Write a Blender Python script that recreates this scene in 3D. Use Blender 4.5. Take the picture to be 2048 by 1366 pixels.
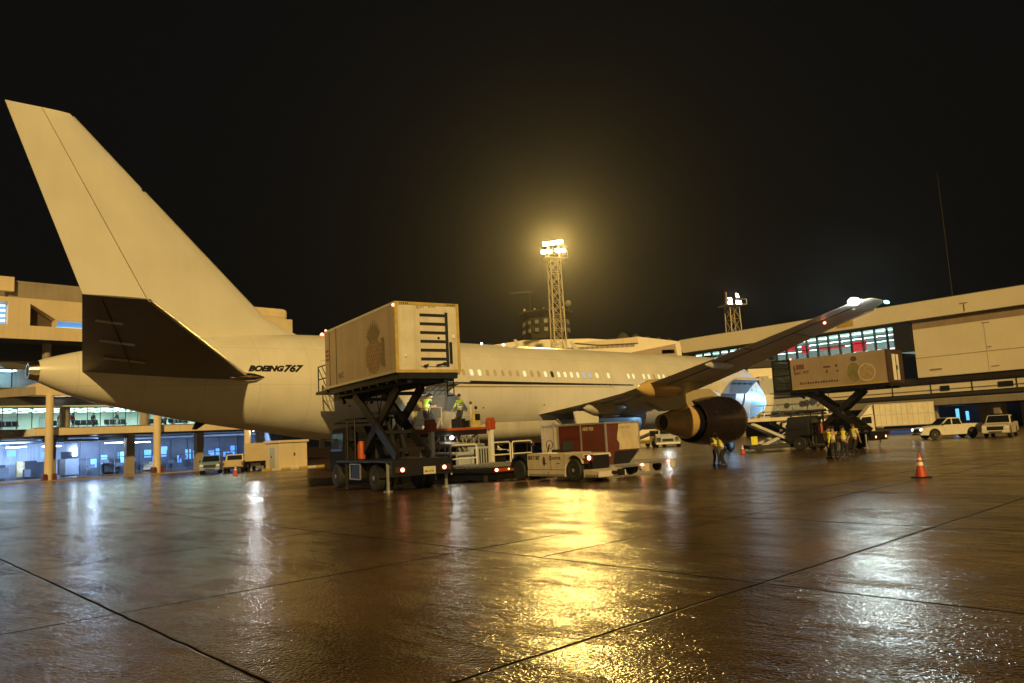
import bpy, bmesh, math, random
from math import sin, cos, pi, radians, hypot, atan2, tan
from mathutils import Vector, Matrix
random.seed(7)
SC = bpy.context.scene
COL = SC.collection
for o in list(bpy.data.objects): bpy.data.objects.remove(o)

# ------------------------------------------------------------------ camera
F, PITCH, ROLL, EYE = 1526.55, 0.122323, 0.052667, 2.1509
cam = bpy.data.cameras.new("camera"); camo = bpy.data.objects.new("camera", cam); COL.objects.link(camo)
cam.sensor_width = 36; cam.lens = 36 * F / 2048; cam.clip_end = 3000; cam.clip_start = .1
fwd = Vector((0, cos(PITCH), sin(PITCH))); rt = Vector((1, 0, 0)); up = rt.cross(fwd)
R_ = cos(ROLL) * rt - sin(ROLL) * up; U_ = sin(ROLL) * rt + cos(ROLL) * up; D_ = fwd
camo.matrix_world = Matrix(((R_.x, U_.x, -D_.x, 0), (R_.y, U_.y, -D_.y, 0), (R_.z, U_.z, -D_.z, EYE), (0, 0, 0, 1)))
SC.camera = camo

# ------------------------------------------------------------------ sky, key light, exposure
W = bpy.data.worlds.new("World"); SC.world = W; W.use_nodes = True
wn = W.node_tree.nodes; wl = W.node_tree.links
sky = wn.new("ShaderNodeTexSky"); sky.sky_type = 'NISHITA'; sky.sun_disc = False
sky.sun_elevation = radians(-4); sky.sun_rotation = radians(200)
bg = wn["Background"]; bg.inputs[1].default_value = 0.05
wl.new(sky.outputs[0], bg.inputs[0])
glow = wn.new("ShaderNodeBackground"); glow.inputs[0].default_value = (.92, .86, .74, 1); glow.inputs[1].default_value = .0038
add = wn.new("ShaderNodeAddShader"); wl.new(bg.outputs[0], add.inputs[0]); wl.new(glow.outputs[0], add.inputs[1])
wl.new(add.outputs[0], wn["World Output"].inputs[0])
KEY_DIR = Vector((-.13, .96, -.465)).normalized()      # apron floodlights behind the camera: the way their light travels
sun = bpy.data.lights.new("apron_floodlight", 'SUN'); sun.energy = 3.3; sun.angle = radians(1.2); sun.color = (1, .66, .205)
suno = bpy.data.objects.new("apron_floodlight", sun); COL.objects.link(suno)
suno.rotation_euler = KEY_DIR.to_track_quat('-Z', 'Y').to_euler()
SC.view_settings.view_transform = 'Standard'; SC.view_settings.look = 'None'
SC.view_settings.exposure = 0; SC.view_settings.gamma = 1
SC.cycles.use_denoising = True
SC.cycles.max_bounces = 6; SC.cycles.sample_clamp_indirect = 4
SC.cycles.use_light_tree = True

# ------------------------------------------------------------------ placing helpers: photo measurements to places on the ground or on a wall
def gz(x, y):
    s = min(1, max(0, (y - 27) / 13)); return .42 * (1 - s * s * (3 - 2 * s))
def ray(px, py): return (D_ * F + R_ * (px - 1024) + U_ * (683 - py)).normalized()
CP = Vector((0, 0, EYE))
def G(px, py, z=0):
    d = ray(px, py); return CP + d * ((z - EYE) / d.z)
def T(px, py):
    z = .2
    for _ in range(50):
        g = G(px, py, z); z = .5 * z + .5 * gz(g.x, g.y)
    return G(px, py, z)
def at(px, py, depth): 
    d = ray(px, py); return CP + d * (depth / d.y)
AX, AY, PSI = -.8327, 44.925, .75763
AF = Vector((cos(PSI), sin(PSI), 0)); AS = Vector((sin(PSI), -cos(PSI), 0))
def A(X, Y, Z): return Vector((AX, AY, 0)) - AF * (X - 30) + AS * Y + Vector((0, 0, Z))

# ------------------------------------------------------------------ materials
def _n(t, typ, **kw):
    n = t.nodes.new(typ)
    for k, v in kw.items(): setattr(n, k, v)
    return n
def pm(name, rgb, rough=.5, metal=0, noise=.12, scale=3, bump=0, bscale=40, spec=.5, coat=0, rvar=.1, trans=0, streak=0, seams=0):
    m = bpy.data.materials.new(name); m.use_nodes = True; t = m.node_tree; L = t.links
    b = t.nodes["Principled BSDF"]; b.inputs["Metallic"].default_value = metal
    b.inputs["Specular IOR Level"].default_value = spec; b.inputs["Coat Weight"].default_value = coat; b.inputs["Coat Roughness"].default_value = .15
    co = _n(t, "ShaderNodeTexCoord"); nz = _n(t, "ShaderNodeTexNoise"); nz.inputs["Scale"].default_value = scale; nz.inputs["Detail"].default_value = 5
    L.new(co.outputs["Object"], nz.inputs["Vector"])
    mp = _n(t, "ShaderNodeMapRange"); mp.inputs[1].default_value = .3; mp.inputs[2].default_value = .7
    mp.inputs[3].default_value = 1 - noise; mp.inputs[4].default_value = 1 + noise * .5; L.new(nz.outputs["Fac"], mp.inputs[0])
    fac = mp.outputs[0]
    if streak:
        mp2 = _n(t, "ShaderNodeMapping"); mp2.inputs["Scale"].default_value = (2.2, 2.2, .12); L.new(co.outputs["Object"], mp2.inputs["Vector"])
        n2 = _n(t, "ShaderNodeTexNoise"); n2.inputs["Scale"].default_value = 1.5; n2.inputs["Detail"].default_value = 6; L.new(mp2.outputs[0], n2.inputs["Vector"])
        r2 = _n(t, "ShaderNodeMapRange"); r2.inputs[1].default_value = .45; r2.inputs[2].default_value = .75; r2.inputs[3].default_value = 1; r2.inputs[4].default_value = 1 - streak
        L.new(n2.outputs["Fac"], r2.inputs[0]); mu = _n(t, "ShaderNodeMath", operation='MULTIPLY'); L.new(fac, mu.inputs[0]); L.new(r2.outputs[0], mu.inputs[1]); fac = mu.outputs[0]
    if seams:
        sx = _n(t, "ShaderNodeSeparateXYZ"); L.new(co.outputs["Object"], sx.inputs[0])
        def pp(o_, per, w):
            a = _n(t, "ShaderNodeMath", operation='PINGPONG'); a.inputs[1].default_value = per / 2; L.new(o_, a.inputs[0])
            r_ = _n(t, "ShaderNodeMapRange"); r_.inputs[1].default_value = w * .4; r_.inputs[2].default_value = w; r_.inputs[3].default_value = 1 - seams; r_.inputs[4].default_value = 1; L.new(a.outputs[0], r_.inputs[0]); return r_.outputs[0]
        for o_ in (pp(sx.outputs[0], 2.24, .022), pp(sx.outputs[2], 1.63, .018)):
            mu = _n(t, "ShaderNodeMath", operation='MULTIPLY'); L.new(fac, mu.inputs[0]); L.new(o_, mu.inputs[1]); fac = mu.outputs[0]
    mx = _n(t, "ShaderNodeVectorMath", operation='SCALE'); mx.inputs[0].default_value = rgb; L.new(fac, mx.inputs["Scale"]); L.new(mx.outputs[0], b.inputs["Base Color"])
    rr = _n(t, "ShaderNodeMapRange"); rr.inputs[3].default_value = max(.02, rough - rvar); rr.inputs[4].default_value = min(1, rough + rvar); L.new(nz.outputs["Fac"], rr.inputs[0]); L.new(rr.outputs[0], b.inputs["Roughness"])
    if bump:
        nb = _n(t, "ShaderNodeTexNoise"); nb.inputs["Scale"].default_value = bscale; L.new(co.outputs["Object"], nb.inputs["Vector"])
        bp = _n(t, "ShaderNodeBump"); bp.inputs["Strength"].default_value = bump; bp.inputs["Distance"].default_value = .02; L.new(nb.outputs["Fac"], bp.inputs["Height"]); L.new(bp.outputs[0], b.inputs["Normal"])
    return m
def em(name, rgb, strength):
    m = bpy.data.materials.new(name); m.use_nodes = True; t = m.node_tree
    b = t.nodes["Principled BSDF"]; b.inputs["Base Color"].default_value = (*rgb, 1); b.inputs["Roughness"].default_value = .4
    b.inputs["Emission Color"].default_value = (*rgb, 1); b.inputs["Emission Strength"].default_value = strength
    return m
def glass(name, tint=(.8, .9, .9), refl=.12):
    m = bpy.data.materials.new(name); m.use_nodes = True; t = m.node_tree; L = t.links
    for n in list(t.nodes):
        if n.type == 'BSDF_PRINCIPLED': t.nodes.remove(n)
    tr = _n(t, "ShaderNodeBsdfTransparent"); tr.inputs[0].default_value = (*tint, 1)
    gl = _n(t, "ShaderNodeBsdfGlossy"); gl.inputs[1].default_value = .03
    mx = _n(t, "ShaderNodeMixShader"); fr = _n(t, "ShaderNodeFresnel"); fr.inputs[0].default_value = 1.45
    L.new(fr.outputs[0], mx.inputs[0]); L.new(tr.outputs[0], mx.inputs[1]); L.new(gl.outputs[0], mx.inputs[2])
    L.new(mx.outputs[0], t.nodes["Material Output"].inputs[0]); return m

M = dict(
    white=pm("aircraft_white_paint", (.73, .71, .66), .36, 0, .07, .45, coat=.15, rvar=.08, streak=.03),
    skinpaint=pm("aircraft_fuselage_paint", (.74, .72, .68), .36, 0, .08, .6, coat=.15, rvar=.08, streak=.05, seams=.15),
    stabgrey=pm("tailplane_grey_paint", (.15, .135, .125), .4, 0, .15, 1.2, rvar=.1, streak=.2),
    grey=pm("aircraft_grey_paint", (.54, .51, .46), .42, 0, .1, 1, rvar=.1, streak=.15),
    black=pm("black_paint", (.012, .011, .011), .4),
    gold=pm("gold_line_paint", (.35, .24, .08), .4),
    bare=pm("bare_metal", (.75, .72, .66), .22, 1, .1, 3),
    titanium=pm("heat_stained_titanium", (.86, .60, .24), .24, .38, .06, 2, rvar=.04),
    nacelle=pm("dark_purple_nacelle_paint", (.016, .011, .015), .26, 0, .15, 1, coat=.2),
    rubber=pm("tyre_rubber", (.018, .017, .016), .7, 0, .2, 8),
    dark=pm("dark_steel", (.013, .011, .010), .5, .2, .25, 4),
    frame=pm("black_chassis_steel", (.006, .0055, .005), .5, .1, .3, 4),
    steel=pm("galvanised_steel", (.42, .42, .42), .4, .7, .15, 6),
    hole=pm("unlit_interior", (.02, .018, .016), .8),
    boxw=pm("shaded_side_body_panel", (.38, .29, .22), .5, 0, .16, 1.2, streak=.18),  # darker than the end panel: weaker side light put into the colour
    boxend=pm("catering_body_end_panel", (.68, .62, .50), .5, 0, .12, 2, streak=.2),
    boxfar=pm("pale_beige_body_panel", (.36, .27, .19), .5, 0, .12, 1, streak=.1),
    yellow=pm("yellow_safety_paint", (.50, .36, .10), .5, 0, .2, 5),
    slot=pm("dark_slot", (.010, .010, .012), .6),
    fruit2=pm("faded_pineapple_skin_print", (.29, .195, .11), .55, 0, .3, 6), fruit=pm("faded_pineapple_print", (.20, .115, .05), .55, 0, .3, 9),
    leaf=pm("faded_leaf_print", (.17, .13, .065), .55, 0, .3, 9),
    print=pm("dark_print", (.09, .06, .05), .6),
    redprint=pm("faded_red_print", (.17, .07, .05), .6),
    melon=pm("faded_green_print", (.22, .19, .08), .55, 0, .25, 5),
    melon2=pm("faded_tan_print", (.40, .29, .16), .55, 0, .25, 5),
    cab=pm("truck_cab_paint", (.014, .013, .013), .75, 0, .1, 2, spec=.12), cabdark=pm("dark_truck_cab_paint", (.02, .02, .024), .4, 0, .1, 2, coat=.2), darkred=pm("maroon_door_frame", (.055, .026, .020), .5, 0, .15, 3), stand=pm("pale_yellow_stand", (.55, .45, .16), .5, 0, .2, 4),
    autoglass=pm("dark_vehicle_glass", (.012, .014, .016), .06, 0, .05, 2, spec=.7),
    orange=pm("orange_paint", (.40, .07, .018), .5, 0, .15, 6),
    railw=pm("white_rail_paint", (.75, .74, .70), .4, 0, .08, 8),
    tugc=pm("cream_tractor_paint", (.60, .52, .40), .45, 0, .12, 3, streak=.15),
    red=pm("dark_red_tarpaulin", (.13, .034, .022), .5, 0, .2, 2, bump=.3, bscale=9),
    redp=pm("red_roller_panel", (.12, .022, .012), .45, 0, .15, 3),
    tan=pm("tan_plastic_sheet", (.58, .47, .30), .35, 0, .15, 2, bump=.5, bscale=5),
    alu=pm("dull_aluminium", (.55, .52, .48), .4, .6, .15, 5),
    cone=pm("orange_cone_plastic", (.55, .065, .02), .5, 0, .1, 6),
    reflect=pm("white_reflective_band", (.85, .83, .78), .35),
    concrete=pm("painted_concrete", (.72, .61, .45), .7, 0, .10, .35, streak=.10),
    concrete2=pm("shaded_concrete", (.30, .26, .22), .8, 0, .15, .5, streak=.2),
    panelw=pm("cream_cladding_panel", (.84, .76, .62), .6, 0, .07, .15, streak=.03),
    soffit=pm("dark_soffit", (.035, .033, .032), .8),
    mull=pm("dark_mullion", (.02, .02, .022), .5),
    hall=pm("hall_wall_paint", (.62, .68, .62), .7, 0, .1, .4),
    hallfloor=pm("hall_floor", (.35, .36, .35), .3),
    garage=pm("undercroft_wall_paint", (.45, .50, .58), .8, 0, .25, .35, streak=.3),
    garage2=pm("undercroft_dark_panel", (.06, .07, .09), .7, 0, .3, 1),
    stone=pm("notch_concrete", (.10, .07, .05), .8, 0, .3, 1.5),
    signy=pm("yellow_sign_face", (.62, .38, .05), .5),
    hiviz=pm("hi_vis_yellow_fabric", (.78, .72, .05), .7, 0, .12, 9),
    hivizg=pm("hi_vis_lime_fabric", (.40, .62, .06), .7, 0, .12, 9),
    tape=pm("reflective_tape", (.75, .75, .70), .35),
    navy=pm("navy_cloth", (.018, .020, .032), .8, 0, .2, 9),
    blackcloth=pm("black_cloth", (.015, .014, .014), .8),
    skin=pm("skin", (.36, .20, .12), .5, 0, .06, 12),
    hair=pm("black_hair", (.012, .010, .009), .5),
    mask=pm("white_face_mask", (.8, .8, .78), .6),
    shirtr=pm("red_shirt", (.45, .05, .05), .8), shirtw=pm("pale_shirt", (.6, .58, .55), .8),
    carw=pm("white_car_paint", (.68, .64, .56), .3, 0, .05, 2, coat=.5),
    carb=pm("blue_car_paint", (.20, .33, .60), .3, 0, .05, 2, coat=.5),
    carg=pm("cream_car_paint", (.44, .36, .24), .35, 0, .08, 2, coat=.3),
    equip=pm("cream_equipment_paint", (.55, .42, .22), .5, 0, .2, 3),
    greym=pm("grey_machine_paint", (.26, .26, .25), .5, 0, .2, 3),
    bluegrey=pm("pale_grey_bridge_panel", (.42, .44, .46), .5, 0, .08, 1),
    mast=pm("mast_steel", (.50, .44, .32), .5, .3, .15, 3),
    tower=pm("tower_concrete", (.05, .042, .026), .8, 0, .2, .4),
    plate=pm("number_plate", (.60, .55, .38), .5),
    blue=pm("blue_tarp", (.04, .10, .28), .5, 0, .2, 3),
)
E_ = dict(
    lamp=em("lit_floodlight_lens", (1, .78, .38), 90), lampw=em("lit_white_floodlight_lens", (1, .93, .80), 30),
    wing=em("lit_wingtip_lens", (.85, 1, .95), 260), nav=em("lit_green_lens", (.1, 1, .7), 20),
    red=em("lit_red_lens", (1, .10, .07), 12), tail=em("lit_tail_lamp", (1, .30, .18), 9), head=em("lit_headlamp", (1, .95, .85), 9), amber=em("lit_amber_lens", (1, .35, .06), 8),
    tube=em("lit_fluorescent_tube", (.62, .80, 1), 24), tubew=em("lit_white_tube", (.85, 1, .92), 5),
    win=em("lit_cabin_window", (.80, .92, .70), .42), winb=em("lit_blue_cabin_window", (.35, .50, .85), .40), wind=pm("closed_window_blind", (.55, .47, .33), .5),
    hallglow=em("glowing_window_trim", (.80, .95, .88), 1.1), bluewin=em("lit_blue_window", (.16, .42, .95), .42), screen=em("lit_red_banner", (1, .03, .05), .9), cyan=em("lit_cyan_window", (.20, .62, .95), 1.0),
    greenad=em("lit_green_banner", (.45, .6, .1), .5),
)
GLASS = glass("window_glass")

# ------------------------------------------------------------------ mesh helpers
class MB:
    def __init__(s): s.v = []; s.f = []; s.tmp = None
    def add(s, vs, fs):
        b = len(s.v); s.v += [tuple(v) for v in vs]; s.f += [tuple(i + b for i in f) for f in fs]; return s
    def box(s, x0, x1, y0, y1, z0, z1):
        v = [(x, y, z) for z in (z0, z1) for y in (y0, y1) for x in (x0, x1)]
        return s.add(v, [(0, 2, 3, 1), (4, 5, 7, 6), (0, 1, 5, 4), (2, 6, 7, 3), (0, 4, 6, 2), (1, 3, 7, 5)])
    def obox(s, c, sx, sy, sz, m):
        v = [Vector(c) + m @ Vector((x * sx / 2, y * sy / 2, z * sz / 2)) for z in (-1, 1) for y in (-1, 1) for x in (-1, 1)]
        return s.add(v, [(0, 2, 3, 1), (4, 5, 7, 6), (0, 1, 5, 4), (2, 6, 7, 3), (0, 4, 6, 2), (1, 3, 7, 5)])
    def bar(s, p, q, w, h, upv=(0, 0, 1)):
        p = Vector(p); q = Vector(q); d = q - p; x = d.normalized(); y = Vector(upv).cross(x)
        if y.length < 1e-4: y = Vector((0, 1, 0)).cross(x)
        y.normalize(); z = x.cross(y); m = Matrix((x, y, z)).transposed()
        return s.obox((p + q) / 2, d.length, w, h, m)
    def tube(s, p, q, r, n=8, r2=None):
        p = Vector(p); q = Vector(q); r2 = r if r2 is None else r2; x = (q - p).normalized()
        y = x.orthogonal().normalized(); z = x.cross(y); v = []
        for c, rr in ((p, r), (q, r2)):
            v += [c + (y * cos(2 * pi * i / n) + z * sin(2 * pi * i / n)) * rr for i in range(n)]
        f = [(i, (i + 1) % n, n + (i + 1) % n, n + i) for i in range(n)] + [tuple(range(n))[::-1], tuple(range(n, 2 * n))]
        return s.add(v, f)
    def path(s, pts, r, n=6):
        for a, b in zip(pts[:-1], pts[1:]): s.tube(a, b, r, n)
        return s
    def loft(s, rings, cap=True, closed=True):
        n = len(rings[0]); v = [p for r in rings for p in r]; f = []
        for k in range(len(rings) - 1):
            for i in range(n if closed else n - 1):
                a = k * n + i; b = k * n + (i + 1) % n; f.append((a, b, b + n, a + n))
        if cap: f += [tuple(range(n))[::-1], tuple(range((len(rings) - 1) * n, len(rings) * n))]
        return s.add(v, f)
    def lathe(s, prof, o=(0, 0, 0), ax='x', n=32, cap=False):
        rings = []
        for (x, r) in prof:
            ring = []
            for i in range(n):
                a = 2 * pi * i / n; c, d = r * cos(a), r * sin(a)
                p = {'x': (x, c, d), 'y': (d, x, c), 'z': (c, d, x)}[ax]
                ring.append((p[0] + o[0], p[1] + o[1], p[2] + o[2]))
            rings.append(ring)
        return s.loft(rings, cap)
    def prism(s, poly, a, b, ax='y'):
        def P(u, w, t): return {'y': (u, t, w), 'x': (t, u, w), 'z': (u, w, t)}[ax]
        n = len(poly); v = [P(u, w, a) for u, w in poly] + [P(u, w, b) for u, w in poly]
        return s.add(v, [tuple(range(n)), tuple(range(n, 2 * n))[::-1]] + [(i, i + n, (i + 1) % n + n, (i + 1) % n) for i in range(n)])
    def ell(s, c, rx, ry, rz, n=10, m=7):
        rings = [[(c[0] + rx * sin(pi * j / m) * cos(2 * pi * i / n), c[1] + ry * sin(pi * j / m) * sin(2 * pi * i / n), c[2] + rz * cos(pi * j / m)) for i in range(n)] for j in range(m + 1)]
        rings[0] = [(c[0] + .001 * cos(2 * pi * i / n), c[1] + .001 * sin(2 * pi * i / n), c[2] + rz) for i in range(n)]
        rings[-1] = [(c[0] + .001 * cos(2 * pi * i / n), c[1] + .001 * sin(2 * pi * i / n), c[2] - rz) for i in range(n)]
        return s.loft(rings)
    def each(s, name, mat, parent=None, **kw):
        "one part per separate piece"
        p = list(range(len(s.v)))
        def fd(i):
            while p[i] != i: p[i] = p[p[i]]; i = p[i]
            return i
        for f in s.f:
            for j in f[1:]: p[fd(j)] = fd(f[0])
        gr = {}
        for f in s.f: gr.setdefault(fd(f[0]), []).append(f)
        for fs in gr.values():
            ids = sorted({i for f in fs for i in f}); mp = {i: k for k, i in enumerate(ids)}; m = MB(); m.v = [s.v[i] for i in ids]; m.f = [tuple(mp[i] for i in f) for f in fs]; m.build(name, mat, parent, **kw)
    def build(s, name, mat, parent=None, smooth=None, bevel=0, loc=None, rz=0):
        me = bpy.data.meshes.new(name); me.from_pydata(s.v, [], s.f); me.update()
        bm = bmesh.new(); bm.from_mesh(me); bmesh.ops.recalc_face_normals(bm, faces=bm.faces[:]); bm.to_mesh(me); bm.free()
        me.materials.append(M[mat] if isinstance(mat, str) and mat in M else (E_[mat[1:]] if isinstance(mat, str) else mat))
        if smooth:
            me.shade_smooth(); me.set_sharp_from_angle(angle=radians(smooth))
        o = bpy.data.objects.new(name, me); COL.objects.link(o)
        if parent: o.parent = parent
        if loc is not None: o.location = loc
        o.rotation_euler.z = rz
        if bevel:
            bv = o.modifiers.new("bevel", 'BEVEL'); bv.width = bevel; bv.segments = 2; bv.limit_method = 'ANGLE'; bv.angle_limit = radians(40)
        return o
def tag(o, label, cat=None, group=None, kind=None):
    if label: o["label"] = label
    if cat: o["category"] = cat
    if group: o["group"] = group
    if kind: o["kind"] = kind
    return o
def thing(name, label, cat, loc=(0, 0, 0), rz=0, group=None):
    o = bpy.data.objects.new(name, None); COL.objects.link(o); o.location = loc; o.rotation_euler = (0, 0, rz); o.empty_display_size = .3
    return tag(o, label, cat, group)
KIDS = {}
def dup(root, loc, rz, label, group=None):
    def cp(o, par):
        c = o.copy(); COL.objects.link(c)
        if par: c.parent = par
        for ch in o.children: cp(ch, c)
        return c
    c = cp(root, None); c.location = loc; c.rotation_euler = (0, 0, rz); tag(c, label, None, group); return c
def text_mesh(txt, size, shear=0, bold=0, xs=1, align='LEFT'):
    cu = bpy.data.curves.new("t", 'FONT'); cu.body = txt; cu.size = size; cu.shear = shear; cu.offset = bold; cu.align_x = align; cu.resolution_u = 3
    o = bpy.data.objects.new("t", cu); COL.objects.link(o); dg = bpy.context.evaluated_depsgraph_get(); dg.update()
    me = o.evaluated_get(dg).to_mesh(); vs = [(v.co.x * xs, v.co.y) for v in me.vertices]; fs = [tuple(p.vertices) for p in me.polygons]
    o.evaluated_get(dg).to_mesh_clear(); bpy.data.objects.remove(o); bpy.data.curves.remove(cu); return vs, fs
def text_on(mb, txt, size, fn, **kw):
    vs, fs = text_mesh(txt, size, **kw); return mb.add([fn(u, w) for u, w in vs], fs)
def lamp(name, typ, loc, energy, color, radius=.3, parent=None, aim=None, spot=None, size=None):
    l = bpy.data.lights.new(name, typ); l.energy = energy; l.color = color
    if typ == 'AREA':
        l.shape = 'RECTANGLE'; l.size, l.size_y = size
    else: l.shadow_soft_size = radius
    if spot: l.spot_size = spot; l.spot_blend = .6
    o = bpy.data.objects.new(name, l); COL.objects.link(o); o.location = loc
    if aim is not None: o.rotation_euler = (Vector(aim) - Vector(loc)).to_track_quat('-Z', 'Y').to_euler()
    if parent: o.parent = parent
    return o

# ================================================================== GROUND: one wet concrete sheet, slabs laid along the aircraft stand
def ground_material():
    m = bpy.data.materials.new("wet_concrete"); m.use_nodes = True; t = m.node_tree; L = t.links; b = t.nodes["Principled BSDF"]
    co = _n(t, "ShaderNodeTexCoord"); mp = _n(t, "ShaderNodeMapping"); mp.inputs["Rotation"].default_value = (0, 0, -radians(42.5)); L.new(co.outputs["Object"], mp.inputs[0])
    sx = _n(t, "ShaderNodeSeparateXYZ"); L.new(mp.outputs[0], sx.inputs[0])
    def math_(op, a, bb, c=None):
        n = _n(t, "ShaderNodeMath", operation=op)
        for i, x in enumerate((a, bb, c)):
            if x is None: continue
            if isinstance(x, (int, float)): n.inputs[i].default_value = x
            else: L.new(x, n.inputs[i])
        return n.outputs[0]
    def noise(scale, detail, vec=None, rough=.5):
        n = _n(t, "ShaderNodeTexNoise"); n.inputs["Scale"].default_value = scale; n.inputs["Detail"].default_value = detail; n.inputs["Roughness"].default_value = rough
        L.new(vec or co.outputs["Object"], n.inputs["Vector"]); return n.outputs["Fac"]
    def rng(x, a, bb, c, d):
        n = _n(t, "ShaderNodeMapRange"); L.new(x, n.inputs[0])
        for i, v in enumerate((a, bb, c, d)): n.inputs[i + 1].default_value = v
        return n.outputs[0]
    jit = math_('MULTIPLY', math_('SUBTRACT', noise(2.2, 4), .5), .045)
    def line(coord, off, per):
        q = math_('ADD', math_('SUBTRACT', coord, off), jit)
        w = math_('PINGPONG', q, per / 2) if per else math_('ABSOLUTE', q, 0)
        return w
    du = line(sx.outputs[0], 2.57, 5.1); dv = line(sx.outputs[1], 4.58, 4.92)
    ex = math_('ADD', line(sx.outputs[1], 8.03, 0), math_('MULTIPLY', math_('LESS_THAN', sx.outputs[0], 7.75), 50))
    d = math_('MINIMUM', math_('MINIMUM', du, dv), ex)
    joint = rng(d, .010, .027, 1, 0)
    stain = rng(d, .02, .28, 1, 0)
    big = noise(.16, 6); mid = noise(.7, 6); fine = noise(14, 4)
    vstr = _n(t, "ShaderNodeMapping"); vstr.inputs["Scale"].default_value = (1.35, .50, 1); L.new(mp.outputs[0], vstr.inputs[0])
    strk = noise(.55, 7, vstr.outputs[0], .6)
    # albedo: stained apron concrete
    a1 = rng(mid, .3, .75, .60, 1.25); a2 = rng(fine, .3, .7, .85, 1.12); a3 = rng(strk, .35, .7, 1.12, .72)
    a4 = rng(noise(.33, 4, None, .6), .35, .65, .62, 1.2); a5 = rng(noise(.9, 3), .64, .72, 1, .55)
    al = math_('MULTIPLY', math_('MULTIPLY', math_('MULTIPLY', a1, a2), a3), math_('MULTIPLY', a4, a5))
    al = math_('MULTIPLY', al, math_('SUBTRACT', 1, math_('MULTIPLY', joint, .85)))
    al = math_('MULTIPLY', al, math_('SUBTRACT', 1, math_('MULTIPLY', stain, .22)))
    sc = _n(t, "ShaderNodeVectorMath", operation='SCALE'); sc.inputs[0].default_value = (.118, .070, .030); L.new(al, sc.inputs["Scale"]); L.new(sc.outputs[0], b.inputs["Base Color"])
    # wetness: thin film nearly everywhere, drier strips, smooth shallow puddles
    wet = math_('ADD', math_('MULTIPLY', big, .55), math_('MULTIPLY', strk, .45))
    rip = noise(1.3, 6, vstr.outputs[0], .62)
    patch = rng(rip, .48, .60, 0, 1)
    ro = rng(wet, .36, .62, .14, .24)
    ro = math_('ADD', ro, math_('MULTIPLY', joint, .35)); L.new(ro, b.inputs["Roughness"])
    spm = _n(t, "ShaderNodeMath", operation='MULTIPLY')
    L.new(rng(patch, 0, 1, .62, .10), spm.inputs[0]); L.new(math_('SUBTRACT', 1, joint), spm.inputs[1]); L.new(spm.outputs[0], b.inputs["Specular IOR Level"])
    film = math_('MULTIPLY', rng(wet, .36, .62, .75, 1.15), rng(patch, 0, 1, .85, 1.7))
    h = math_('MULTIPLY', math_('ADD', noise(29, 1), math_('MULTIPLY', noise(60, 0), .30)), math_("MULTIPLY", film, .0074))
    h = math_('ADD', h, math_('MULTIPLY', noise(2.6, 3, vstr.outputs[0], .5), .013))
    h = math_('ADD', h, math_('MULTIPLY', noise(.8, 2), .020))
    h = math_('SUBTRACT', h, math_('MULTIPLY', joint, .03))
    bp = _n(t, "ShaderNodeBump"); bp.inputs["Strength"].default_value = 1; bp.inputs["Distance"].default_value = 1.0
    L.new(h, bp.inputs["Height"]); L.new(bp.outputs[0], b.inputs["Normal"])
    return m
xs = [-900, -400, -200, -120] + [-80 + 4 * i for i in range(10)] + [-40 + 2 * i for i in range(41)] + [44 + 4 * i for i in range(10)] + [120, 200, 400, 900]
ys = [-80, -40, -20, -8] + [float(i) for i in range(-4, 26, 2)] + [26 + .5 * i for i in range(32)] + [42 + 3 * i for i in range(20)] + [120, 180, 300, 600, 1500]
g = MB(); nx = len(xs)
for y in ys:
    for x in xs: g.v.append((x, y, gz(x, y)))
for j in range(len(ys) - 1):
    for i in range(nx - 1): a = j * nx + i; g.f.append((a, a + 1, a + 1 + nx, a + nx))
tag(g.build("apron_ground", ground_material(), smooth=60), "wet concrete apron with slab joints and lamp reflections", kind="structure")

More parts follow.
